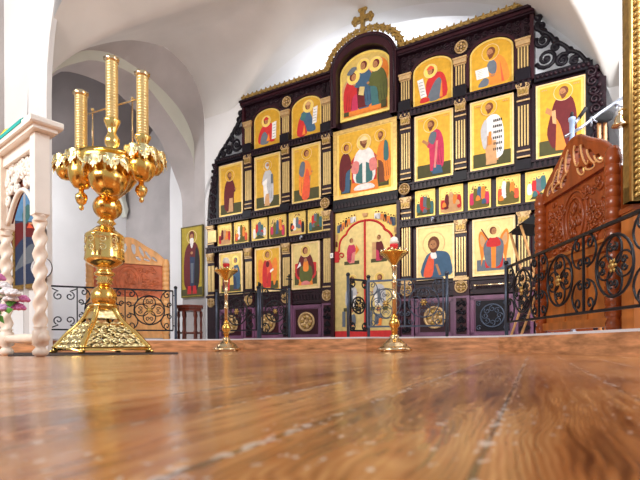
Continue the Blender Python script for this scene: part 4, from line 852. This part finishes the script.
g = MB(); g.lathe(L_([(267, 8), (265, 12), (262, 17), (259, 19), (256, 18.5), (238, 17.5), (236, 18.5), (234, 18), (231, 14), (228, 10), (226, 8)]), -0.008, 0, 0, gold, 28)
for k in range(10):
    a = 2*PI*k/10
    for z in (241, 249): g.tube([(-0.008+(17.9*PXM)*math.cos(a+.22*q), (17.9*PXM)*math.sin(a+.22*q), zy(z)+0.035*p) for p, q in spiral(0, 0, 1, 40*k, 1.3, 10, 1)], 0.006, gold_pale, 4)
CB('chased_drum', g)
g = MB(); g.lathe(L_([(227, 8), (224, 6), (222, 9), (219, 7), (217, 6), (215, 5)]), 0.01, 0, 0, gold, 20); CB('collar', g)
g = MB(); g.lathe(L_([(218, 5)]+[(206+13*math.cos(PI*i/12), max(4, 13.5*math.sin(PI*i/12))) for i in range(13)]+[(192, 4)]), 0.02, 0, 0, gold_deep, 28, 0.04, 12); CB('gadrooned_ball', g)
P_ = lambda px, cy=0.0: ((px-320)*(CZ+cy)+214*CZ)/480
def bowl(cx, cy, ytop, r, name, deep=1.0, pend=True):
    g = MB(); R1 = r; Zc = CZ+cy; PXM = Zc/480; zy = lambda y: (344.5-y)*Zc/480+H
    g.lathe([(R1*.15*PXM, zy(ytop+34*deep)), (R1*.55*PXM, zy(ytop+32*deep)), (R1*.86*PXM, zy(ytop+26*deep)), (R1*.98*PXM, zy(ytop+19*deep)), (R1*PXM, zy(ytop+15*deep)), (R1*.9*PXM, zy(ytop+12*deep)), (R1*.95*PXM, zy(ytop+6)), (R1*1.1*PXM, zy(ytop+2)), (R1*1.12*PXM, zy(ytop))], cx, cy, 0, gold_deep, 24)
    bb = CB(name, g)
    g = MB(); n = 9                              # drooping pierced leaves round the rim
    for k in range(n):
        a = 2*PI*(k+.5)/n; rr = R1*1.13*PXM
        fan = smooth([(-.40, 1), (-.46, -5), (-.34, -9), (-.26, -8), (-.20, -11), (-.10, -10), (0, -14), (.10, -10), (.20, -11), (.26, -8), (.34, -9), (.46, -5), (.40, 1), (0, 2)], 2)
        ff = [(cx+rr*(1.0+0.012*abs(q))*math.cos(a+p*.72), cy+rr*(1.0+0.012*abs(q))*math.sin(a+p*.72), zy(ytop-q)) for p, q in fan]; mid_ = (cx+rr*1.12*math.cos(a), cy+rr*1.12*math.sin(a), zy(ytop+6)); nf_ = len(ff)
        inn = [(cx+(x-cx)*.97, cy+(y-cy)*.97, z) for x, y, z in ff]
        g.add(ff+[mid_]+inn, [(i_, (i_+1) % nf_, nf_) for i_ in range(nf_)]+[tuple(range(2*nf_, nf_, -1))]+[(i_, nf_+1+i_, nf_+1+(i_+1) % nf_, (i_+1) % nf_) for i_ in range(nf_)], gold_pale)
        for p, q in ((-.2, 6), (.2, 6), (0, 10)): g.ball(cx+rr*1.06*math.cos(a+p*.72), cy+rr*1.06*math.sin(a+p*.72), zy(ytop+q), 0.011, gold, 6)
        for sg in (-1, 1): g.tube([(cx+rr*1.02*math.cos(a+.2*sg+.13*p), cy+rr*1.02*math.sin(a+.2*sg+.13*p), zy(ytop+5)+.03*q) for p, q in spiral(0, 0, 1, 90, 1.2, 8, sg)], 0.006, gold, 4)
    g.lathe([(R1*1.05*PXM, zy(ytop+2)), (R1*1.17*PXM, zy(ytop+1)), (R1*1.17*PXM, zy(ytop-1)), (R1*1.0*PXM, zy(ytop-2))], cx, cy, 0, gold, 24)
    CB('leafy_rim', g, bb)
    if pend:
        g = MB(); y = ytop+34*deep
        g.lathe([(0.3*PXM, zy(y+21)), (2*PXM, zy(y+20)), (2.5*PXM, zy(y+18)), (1.5*PXM, zy(y+16)), (4.5*PXM, zy(y+13)), (6*PXM, zy(y+9)), (5.5*PXM, zy(y+6)), (2.5*PXM, zy(y+3)), (2.5*PXM, zy(y-2))], cx, cy, 0, gold, 14, 0.08, 6); CB('pendant', g, bb)
bowl(P_(109, -.22), -0.22, 161, 19, 'bowl', 1.0, False)
bowl(P_(82, -.1), -0.10, 154, 12.5, 'bowl', 1.0)
bowl(P_(142, -.05), -0.05, 150, 14, 'bowl', 0.9)
bowl(P_(67, .16), 0.16, 158, 10, 'bowl', 0.6, False); bowl(P_(154, .16), 0.16, 154, 10, 'bowl', 0.6, False)
g = MB(); g.lathe([(0.24, zy(167)), (0.33, zy(161)), (0.34, zy(159)), (0.24, zy(158))], P_(111), 0.06, 0, gold_deep, 30, 0.06, 5); CB('tray', g)
g = MB(); g.lathe([(0.06, zy(196)), (0.16, zy(186)), (0.30, zy(165)), (0.30, zy(157))], P_(110), 0.03, 0, gold_deep, 24); CB('central_bowl', g)
def tube_(px, cy, ytop, ybot, vase):
    Zc = CZ+cy; PXM = Zc/480; zy = lambda y: (344.5-y)*Zc/480+H; X_ = P_(px, cy)
    g = MB(); pr = []; n = 21; z0, z1 = zy(ybot), zy(ytop+6)
    for k in range(n): z = z0+(z1-z0)*k/n; h = (z1-z0)/n; pr += [(5.0*PXM, z), (5.9*PXM, z+h*.3), (5.9*PXM, z+h*.7), (5.0*PXM, z+h*.98)]
    g.lathe(pr, X_, cy, 0, tubegold, 14); tb = CB('candle_tube', g)
    g = MB(); g.lathe([(5*PXM, zy(ytop+7)), (7*PXM, zy(ytop+5)), (7.2*PXM, zy(ytop+2)), (5.5*PXM, zy(ytop+1))], X_, cy, 0, brass, 14, 0.10, 7); g.ball(X_, cy, zy(ytop+2), 4.2*PXM, tube_red, 10, 1, 1, 0.5); g.build('cap', tb, co)
    if vase:
        g = MB(); g.lathe([(7*PXM, zy(ybot+34)), (5*PXM, zy(ybot+31)), (4*PXM, zy(ybot+28)), (7*PXM, zy(ybot+23)), (7.5*PXM, zy(ybot+19)), (5*PXM, zy(ybot+14)), (4*PXM, zy(ybot+12)), (5.5*PXM, zy(ybot+6)), (8*PXM, zy(ybot+1)), (8*PXM, zy(ybot-1)), (5*PXM, zy(ybot-2))], X_, cy, 0, gold, 16, 0.06, 6); g.build('vase_foot', tb, co)
    else:
        g = MB(); g.lathe([(7*PXM, zy(ybot+4)), (8*PXM, zy(ybot+2)), (7*PXM, zy(ybot)), (5*PXM, zy(ybot-3))], X_, cy, 0, gold, 16); g.build('socket', tb, co)
tube_(82, -0.10, 89, 149, False); tube_(113, -0.12, 55, 120, True); tube_(143.5, -0.05, 70, 136, True)
g = MB(); g.tube([(P_(86), 0.02, zy(112)), (P_(141), 0.0, zy(97))], 0.009, brass, 6); CB('cross_bar', g)
for px, y0 in ((92.5, 109), (132.5, 98)):
    g = MB(); g.tube([(P_(px), 0.02, zy(155)), (P_(px), 0.02, zy(y0-1))], 0.008, brass, 6); g.ball(P_(px), 0.02, zy(y0-2), 0.017, brass, 8); CB('upright_rod', g)
# mat below it
m0 = MB(); pts = [at(8, 345, 3.35), at(178, 345, 3.9), at(178, 345, 4.7), at(40, 345, 5.0), at(8, 345, 5.0)]
m0.plate([(p.x, p.y) for p in pts[::-1]][::-1], 0.0005, 0.0055, rugm)
tag(m0.build('floor_mat'), 'thin dark mat on the planks under the gold candelabrum', 'mat')
# ------------------------------------------------------------------ brass candle stands with glass lamps
def cstand(px, Z, label, llabel):
    p = at(px, 345, Z); t = thing('candle_stand', label, 'candle stand', (p.x, p.y, 0), 0, 'brass candle stands'); k = 0.0096
    def Bq(n, g, par=t): return g.build(n, par)
    g = MB(); g.lathe([(0.165, 0.012), (0.17, 0.03), (0.15, 0.045), (0.125, 0.06), (0.12, 0.075), (0.085, 0.10), (0.05, 0.13), (0.04, 0.14), (0.05, 0.15), (0.03, 0.17)], 0, 0, 0, brass, 28); bq = Bq('base', g)
    for q in range(4): a = PI/4+q*PI/2; g = MB(); g.ball(0.15*math.cos(a), 0.15*math.sin(a), 0.014, 0.02, brass, 8, 1, 1, 0.7); Bq('foot', g)
    g = MB(); g.lathe([(0.03, 0.165), (0.028, 0.20), (0.038, 0.21), (0.03, 0.225), (0.05, 0.25), (0.056, 0.275), (0.048, 0.30), (0.026, 0.325), (0.036, 0.335), (0.024, 0.35)], 0, 0, 0, gold_deep, 20); Bq('knop', g)
    g = MB(); g.lathe([(0.022, 0.345), (0.021, 0.50), (0.028, 0.505), (0.028, 0.515), (0.021, 0.52), (0.021, 0.66), (0.028, 0.665), (0.028, 0.675), (0.020, 0.68), (0.020, 0.80), (0.03, 0.815), (0.03, 0.83), (0.022, 0.84)], 0, 0, 0, brass, 16); Bq('shaft', g)
    g = MB(); g.lathe([(0.024, 0.835), (0.04, 0.86), (0.075, 0.90), (0.115, 0.93), (0.135, 0.945), (0.14, 0.955), (0.13, 0.956), (0.06, 0.945)], 0, 0, 0, gold_deep, 28); tr = Bq('tray', g)
    for q in range(10): a = q*PI/5; g = MB(); g.lathe([(0.008, 0.95), (0.014, 0.965), (0.012, 0.985), (0.009, 0.986)], 0.122*math.cos(a), 0.122*math.sin(a), 0, brass, 8); g.build('candle_cup', tr)
    g = MB(); g.lathe([(0.03, 0.945), (0.03, 0.97), (0.04, 0.98), (0.04, 0.985)], 0, 0, 0, brass, 14); g.build('lamp_cup', tr)
    l = thing('oil_lamp', llabel, 'lamp', (p.x, p.y, 0.9855), 0, 'glass oil lamps')
    g = MB(); g.lathe([(0.024, 0), (0.036, 0.015), (0.042, 0.04), (0.040, 0.05), (0.036, 0.052)], 0, 0, 0, redglass, 16); g.build('glass', l)
    g = MB(); g.lathe([(0.038, 0.052), (0.042, 0.075), (0.036, 0.105), (0.02, 0.12), (0.004, 0.125)], 0, 0, 0, wax, 14); g.build('candle', l)
cstand(226.5, 5.68, 'brass floor candle stand left of the open iron gate', 'red and white glass lamp on the left brass candle stand')
cstand(394.5, 4.62, 'brass floor candle stand in front of the cream doors', 'red and white glass lamp on the right brass candle stand')
# ------------------------------------------------------------------ white carved stand with twisted legs at the left edge
p1 = at(40.5, 345, 3.2); p2 = at(6.5, 345, 3.62); dv = Vector((p2.x-p1.x, p2.y-p1.y)); LW = dv.length
ws = thing('carved_stand', 'white carved wooden lectern stand with twisted legs and a pierced scroll apron', 'lectern', (p1.x, p1.y, 0), math.atan2(dv.y, dv.x))
def twist(x, z0, z1, r):
    g = MB(); n = 48; vs = []
    for i in range(n+1):
        z = z0+(z1-z0)*i/n; a = 2*PI*3.2*i/n
        for k in range(10): q = 2*PI*k/10; rr = r*(1+0.26*math.cos(2*(q-a)/1.0)); vs.append((x+rr*math.cos(q), rr*math.sin(q), z))
    g.add(vs, [(i*10+k, i*10+(k+1) % 10, (i+1)*10+(k+1) % 10, (i+1)*10+k) for i in range(n) for k in range(10)], cream, True); return g
for x, mm in ((0, white), (LW, cream)):
    g = twist(x, 0.20, 0.90, 0.037); lg = g.build('leg', ws)
    g = MB(); g.lathe([(0.025, 0.0), (0.045, 0.015), (0.05, 0.035), (0.035, 0.055), (0.028, 0.065), (0.05, 0.08), (0.05, 0.17), (0.035, 0.185), (0.045, 0.195), (0.036, 0.205)], x, 0, 0, cream, 14); g.build('foot', lg)
    g = MB(); g.lathe([(0.037, 0.895), (0.046, 0.905), (0.036, 0.92), (0.043, 0.93), (0.043, 0.95)], x, 0, 0, cream, 14); g.box(x-0.045, x+0.045, -0.045, 0.045, 0.94, 1.48, mm, 0.008); g.build('square_block', lg)
g = MB(); g.tube([(-0.03, 0, 0.125), (LW*.5, 0, 0.125), (LW+.03, 0, 0.125)], [0.026, 0.034, 0.026], cream, 10); g.ball(-0.06, 0, 0.125, 0.036, cream, 10); g.build('stretcher', ws)
g = MB(); g.box(0.046, LW-0.046, -0.03, 0.03, 1.40, 1.48, white); g.build('frieze_rail', ws)
g = MB()                                       # pierced scroll apron with an arched lower edge
ac = [(0.045+(LW-0.09)*i/20, 0.98+0.20*math.sin(PI*i/20)) for i in range(21)]
g.tube(on(ac, 0), 0.018, white, 6)
g.tube(on([(0.05, 0.98), (0.05, 1.42)], 0), 0.012, white, 5); g.tube(on([(LW-0.05, 0.98), (LW-0.05, 1.42)], 0), 0.012, white, 5)
R_ = random.Random(8)
for i in range(8):
    for z in (1.08, 1.15, 1.22, 1.29, 1.36):
        x = 0.08+(LW-.16)*i/7
        if z < 1.03+0.20*math.sin(PI*x/LW): continue
        g.tube(on(spiral(x, z, 0.045, R_.uniform(0, 360), 1.4, 12, R_.choice((-1, 1))), R_.uniform(-.012, .012)), 0.013, white, 5)
        if R_.random() < .45: g.ball(x+R_.uniform(-.03, .03), -0.012, z, 0.032, white, 8, 1, .5, 1)
g.build('pierced_apron', ws)
g = MB(); g.prism([(0.045, 1.40)]+[(x, z+0.012) for x, z in ac]+[(LW-0.045, 1.40)], -0.034, -0.024, mahog); g.build('apron_shade_sheet', ws)  # dark sheet added behind the apron for the shade in its holes
g = MB(); g.box(-0.10, LW+0.08, -0.075, 0.075, 1.48, 1.505, white); g.box(-0.135, LW+0.10, -0.10, 0.10, 1.505, 1.55, white, 0.01); g.build('top', ws)
g = MB(); x0_, x1_ = 0.0, LW+0.09; g.box(x0_, x1_, -0.09, 0.101, 1.5505, 1.559, teal); g.box(x0_+0.03, x1_, 0.1005, 0.105, 1.535, 1.559, teal)
o_ = g.build('cloth', None); o_.parent = None; o_.matrix_world = Matrix.Translation(ws.location) @ Matrix.Rotation(ws.rotation_euler.z, 4, 'Z'); tag(o_, 'teal cloth lying on top of the white carved stand', 'cloth')
g = MB(); rows = []
for i in range(13):
    rows.append([(0.20+0.04*i, -0.085+0.18*j/8, 1.561+0.085*(math.sin(i*PI/12)**.5)*(0.8+0.2*math.sin(i*1.3))*(0.15+.85*math.sin(j*PI/8)**.5)) for j in range(9)])
g.grid(rows, yellow); g.grid([[(x, y, 1.5605) for x, y, z in r][::-1] for r in rows], yellow)
o_ = g.build('folded_cloth', None); o_.matrix_world = Matrix.Translation(ws.location) @ Matrix.Rotation(ws.rotation_euler.z, 4, 'Z'); tag(o_, 'yellow folded cloth on the teal cloth of the white stand', 'cloth')
# painting on the near pier
a = Art(); w_, h_ = 0.62, 1.35
a.p('navy', [(-.31, .0), (.31, 0), (.31, h_), (-.31, h_)]); a.p('sky', [(-.31, .85), (.31, .75), (.31, h_), (-.31, h_)]); a.p('maroon', [(-.31, .5), (-.05, .62), (.31, .55), (.31, .72), (-.31, .8)], 1); a.p('slate', [(-.31, .2), (-.1, .42), (.1, .52), (.31, .4), (.31, .15), (-.31, .1)], 1); a.p('navy', [(-.31, .04), (.31, .04), (.31, .2), (.1, .3), (-.31, .2)], 1)
a.p('teal', [(-.05, .75), (.1, .9), (.02, 1.0), (-.1, .9)], 1); a.p('scarlet', [(.0, .72), (.14, .70), (.05, .78)]); a.p('tan', [(.02, .78), (.16, .73), (.12, .77)])
pc = at(33, 283, 5.42); pu = (pc.x*CP-(pc.y-7.2)*SP-UC)
kp = icon('framed_painting', 'dark blue painting in a gold frame on the pier behind the white carved stand', pu-0.365, 0.76, w_, h_, a, 'navy', 'rim', 0.05, 0, 3.0+0.005, 0.04, cat='painting', fm=gilt_dull)
# round disc on the aisle wall
dc = at(42, 268, 5.52)
g = MB(); g.lathe([(0.125, 0), (0.125, 0.014), (0.112, 0.018), (0.108, 0.010), (0.02, 0.008)], 0, 0, 0, mat('pale_disc', (0.62, 0.62, 0.66), 0.5), 28); t = thing('wall_disc', 'pale round disc with a dark rim half hidden behind the white twisted leg', 'wall disc', (dc.x, dc.y, dc.z))
g.v = [(x, -z, y) for x, y, z in g.v]; g.build('plate', t)
g = MB(); g.tube([(0.122*math.cos(2*PI*k/28), -0.012, 0.122*math.sin(2*PI*k/28)) for k in range(28)], 0.006, blacksteel, 5, True); g.build('rim', t)
# flowers
fb = at(5, 345, 2.95); fv = thing('flower_vase', 'bouquet of pink and white flowers in a tall vase at the left edge', 'flowers', (fb.x-0.03, fb.y-0.02, 0))
g = MB(); g.lathe([(0.06, 0), (0.05, 0.03), (0.04, 0.1), (0.05, 0.2), (0.035, 0.28), (0.045, 0.30)], -0.07, 0, 0, mat('vase_glaze', (0.75, 0.72, 0.70), 0.25), 16); g.build('vase', fv)
fm_ = [mat('petal_white', (0.85, 0.80, 0.82), 0.6), mat('petal_pink', (0.72, 0.22, 0.48), 0.6), mat('petal_lilac', (0.62, 0.36, 0.62), 0.6), mat('petal_pale', (0.80, 0.82, 0.62), 0.6)]
leafm = mat('leaf_green', (0.10, 0.36, 0.04), 0.5, 0, 0.3, 20)
R_ = random.Random(4)
spots = [(-.05, .50, 0), (-.01, .47, 3), (.03, .48, 0), (.06, .44, 0), (.09, .43, 0), (.02, .42, 3), (.05, .37, 2), (.08, .35, 1), (.10, .40, 1), (-.03, .40, 0), (.0, .53, 1), (.07, .40, 0), (-.06, .45, 3), (.04, .34, 2), (-.02, .55, 1)]
for x, z, k in [(p*1.35+.02, q-0.04, w) for p, q, w in spots]:
    g = MB(); y = R_.uniform(-.05, .05); x -= 0.02
    for q in range(3):
        for i in range(6): a = 2*PI*i/6+q*.5; r = 0.012+0.010*q; g.ball(x+r*math.cos(a), y+r*math.sin(a)*.8, z+0.014-q*0.010, 0.020, fm_[k], 6, 1, 1, 0.6)
    fo = g.build('flower', fv); g = MB(); g.tube([(x, y, z), (x*.5-.035, y*.5, .38), (-.07, 0, .27)], 0.0035, leafm, 5); g.build('stem', fo)
for i in range(16):
    x, z, y = R_.uniform(-.10, .08), R_.uniform(.22, .40), R_.uniform(-.05, .05); a = R_.uniform(0, 6.3); g = MB()
    d = Vector((math.cos(a), R_.uniform(-.4, .4), R_.uniform(-.6, .4))).normalized()*0.07; n_ = Vector((-d.z, 0, d.x)).normalized()*0.02; c_ = Vector((x, y, z))
    g.add([c_, c_+d*.4+n_, c_+d, c_+d*.4-n_, c_+d*.45+Vector((0, -.008, 0))], [(0, 4, 1), (1, 4, 2), (2, 4, 3), (3, 4, 0)], leafm, True); g.build('leaf', fv)
# ------------------------------------------------------------------ right side: folding lectern, microphone stand, framed icon
fl_ = at(527, 345, 4.55); fl_t = thing('folding_lectern', 'folding wooden lectern with a black cloth top beside the cherry choir screen', 'lectern', (fl_.x+0.02, fl_.y, ST), -0.1)
def FB(n, g): return g.build(n, fl_t, (0, 0, ST))
zt = lambda y: (344-y)*4.55/480+H
for dy in (-0.16, 0.16):
    for xa, za, xb, zb in ((-0.12, zt(229), 0.16, ST), (0.20, zt(240), -0.12, ST)):
        g = MB(); g.tube([(xa, dy, za), (xb, dy, zb)], 0.013, birch, 4); FB('leg', g)
for z in (0.30, 0.60): g = MB(); g.tube([(0.05+(0.6-z)*.1, -.16, z), (0.05+(.6-z)*.1, .16, z)], 0.009, birch, 5); FB('stretcher', g)
g = MB(); g.prism([(-0.125, zt(227.5)), (-0.10, zt(229)), (0.13, zt(231.5)), (0.22, zt(205)), (0.19, zt(203)), (0.10, zt(211))], -0.22, 0.22, black); FB('cloth_top', g)
mp = at(572, 345, 3.78); mt = thing('microphone_stand', 'grey boom microphone stand rising behind the carved cherry crest', 'microphone stand', (mp.x, mp.y, ST))
ZM = mp.y
def MPt(x, y, Z=ZM): p = at(x, y, Z); return (p.x-mp.x, p.y-mp.y, p.z)
def MBd(n, g, par=mt): return g.build(n, par, (0, 0, ST))
g = MB(); b0 = MPt(572, 130); g.tube([(b0[0], 0, ST+0.02), (b0[0], 0, b0[2]-0.1)], 0.011, steel, 8); MBd('pole', g)
g = MB(); g.lathe([(0.02, MPt(572, 143)[2]), (0.022, MPt(572, 140)[2]), (0.018, MPt(572, 138)[2]), (0.02, MPt(572, 122)[2]), (0.026, MPt(572, 121)[2]), (0.026, MPt(572, 118)[2]), (0.012, MPt(572, 117)[2])], b0[0], 0, 0, blueplastic, 14); c_ = MBd('clamp', g)
g = MB(); g.lathe([(0.021, MPt(572, 144)[2]), (0.023, MPt(572, 142)[2])], b0[0], 0, 0, bluecap, 14); MBd('clamp_ring', g, c_)
g = MB(); g.ball(b0[0], 0, MPt(572, 115)[2], 0.018, blacksteel, 8, .8, .8, 1.6); MBd('knob', g, c_)
g = MB(); g.tube([MPt(565, 137), MPt(582, 127), MPt(600, 113), MPt(634, 90)], 0.013, steel, 8); MBd('boom', g)
g = MB(); g.tube([MPt(573, 126), MPt(579, 118)], 0.012, steel, 8); MBd('short_arm', g)
g = MB(); g.tube([MPt(579, 118), MPt(586, 108)], 0.015, blacksteel, 8); MBd('arm_grip', g)
for x, y in ((592, 119), (617, 104)):
    g = MB(); p = MPt(x, y); g.ball(*p, 0.022, steel, 8); g.tube([p, MPt(x-1, y+7)], 0.008, steel, 6); g.tube([p, MPt(x+5, y+3)], 0.007, steel, 6); MBd('joint', g)
g = MB(); g.lathe([(0.045, ST+0.001), (0.045, ST+0.012), (0.02, ST+0.02), (0.014, ST+0.05)], b0[0], 0, 0, steel, 16); MBd('base', g)
# round black pad on a wooden post
dp = at(603, 345, 3.92); t = thing('music_stand', 'round black pad on a pale wooden post behind the cherry crest', 'stand', (dp.x, dp.y, ST))
zz = lambda y: (343.8-y)*3.92/480+H
g = MB(); g.box(-0.034, -0.014, -.012, .012, ST, zz(121), birch); g.build('post', t, (0, 0, ST)); g = MB(); g.box(0.014, 0.034, -.012, .012, ST, zz(121), birch); g.build('post', t, (0, 0, ST))
g = MB(); g.box(-0.05, 0.05, -.06, .06, ST, ST+.03, birch); g.build('foot', t, (0, 0, ST))
g = MB(); g.lathe([(0.065, -0.018), (0.078, -0.01), (0.078, 0.01), (0.065, 0.02), (0.02, 0.024)], 0, 0, 0, blacksteel, 24)
rm = Matrix.Rotation(math.radians(48), 4, 'X') @ Matrix.Rotation(math.radians(-14), 4, 'Y'); g.v = [tuple(rm @ Vector(v)+Vector((0.005, 0, zz(117)))) for v in g.v]; g.build('pad', t, (0, 0, ST))
# standing framed icon at the right edge
kx = at(628.5, 345, 2.82); ki = thing('framed_icon', 'tall icon in a carved gold frame on a cherry cabinet at the right edge', 'icon', (kx.x, kx.y, ST), -0.06)
def KB(n, g, par=ki): return g.build(n, par, (0, 0, ST))
zk = lambda y: (343.6-y)*2.82/480+H
g = MB(); g.box(0.05, 0.60, 0.03, 0.16, ST, zk(203), cherry_lt); g.box(0.04, 0.61, 0.02, 0.17, zk(208), zk(203), cherry); KB('cabinet', g)
g = MB(); z0, z1 = zk(202), 2.55
g.box(0.0, 0.09, -0.02, 0.05, z0, z1, gilt_dull); g.box(0.0, 0.62, -0.02, 0.05, z0, z0+0.09, gilt_dull); g.box(0.53, 0.62, -0.02, 0.05, z0, z1, gilt_dull); g.box(0, 0.62, -.02, .05, z1-.09, z1, gilt_dull)
fr = KB('gold_frame', g)
g = MB()
for x in (0.008, 0.082): g.tube([(x, -0.022, z0), (x, -0.022, z1)], 0.012, old_gold, 6)
n = 46
for i in range(n):
    z = z0+0.02+(z1-z0-.04)*i/n; g.tube([(0.022, -0.022, z), (0.035, -0.03, z+.018), (0.06, -0.03, z+.022), (0.072, -0.022, z+.042)], [0.007, 0.013, 0.013, 0.006], old_gold, 5)
    g.ball(0.047, -0.026, z+.038, 0.011, gilt_dull, 6)
KB('leaf_carving', g, fr)
g = MB(); g.box(0.085, 0.535, 0.0, 0.04, z0+.085, z1-.085, paint('maroon')); KB('painting', g)
bl = at(619.3, 120, 2.835); t = thing('hand_bell', 'small brass bell hanging beside the carved gold frame', 'bell', bl)
g = MB(); g.lathe([(0.042, -0.035), (0.040, -0.028), (0.028, -0.012), (0.022, 0.012), (0.018, 0.025), (0.006, 0.032)], 0, 0, 0, brass, 18); g.build('cup', t)
g = MB(); g.tube([(0, 0, 0.028), (0.0, 0, 0.05), (0.015, 0, 0.066), (0.046, 0.0, 0.060)], 0.006, brass, 6); g.build('hook', t)

# cross on the free end of the left gate leaf, and small fittings on the screen
g = MB(); x_ = 0.375; g.tube([(x_, 0, 0.80), (x_, 0, 0.985)], 0.009, iron, 6); g.tube([(x_-0.045, 0, 0.92), (x_+0.045, 0, 0.92)], 0.008, iron, 6); g.tube([(x_-0.028, 0, 0.955), (x_+0.028, 0, 0.955)], 0.007, iron, 6); g.build('cross', lg_, (0, 0, ST))
t = thing('light_switch', 'small white switch on the dark post left of the cream doors', 'switch', ico(-0.511, 0.0905, 1.37), ROT)
g = MB(); g.box(-0.022, 0.022, -0.014, 0, -0.035, 0.035, wax, 0.004); p_ = g.build('plate', t); g = MB(); g.box(-0.010, 0.010, -0.019, -0.014, -0.016, 0.016, mat('switch_grey', (0.45, 0.45, 0.5), 0.5)); g.build('rocker', t)
for u, lb in ((-1.0, 'small pale lamp hook on the rail left of the cream doors'), (1.0, 'small pale lamp hook on the rail right of the cream doors')):
    t = thing('lamp_hook', lb, 'hook', ico(u, 0.135, 1.695), ROT, 'small lamp hooks')
    g = MB(); g.ball(0, -0.012, 0.0, 0.022, steel, 8); g.build('boss', t); g = MB(); g.tube([(0, -0.02, 0), (0, -0.045, -0.01), (0, -0.045, -0.045), (0, -0.025, -0.05)], 0.008, steel, 6); g.build('hook', t)
t = thing('brass_rod', 'thin brass rod below the winged archangel icon', 'rod', ico(1.72, 0.105, 0.80), ROT)
g = MB(); g.tube([(-0.20, 0, 0.0), (0.20, 0, 0.0)], 0.009, brass, 8); g.build('bar', t)
for x_ in (-0.20, 0.20): g = MB(); g.ball(x_, 0, 0, 0.017, brass, 8); g.build('end_knob', t)
for x_ in (-0.15, 0.15): g = MB(); g.tube([(x_, 0, 0), (x_, 0.045, 0)], 0.007, brass, 6); g.build('bracket', t)
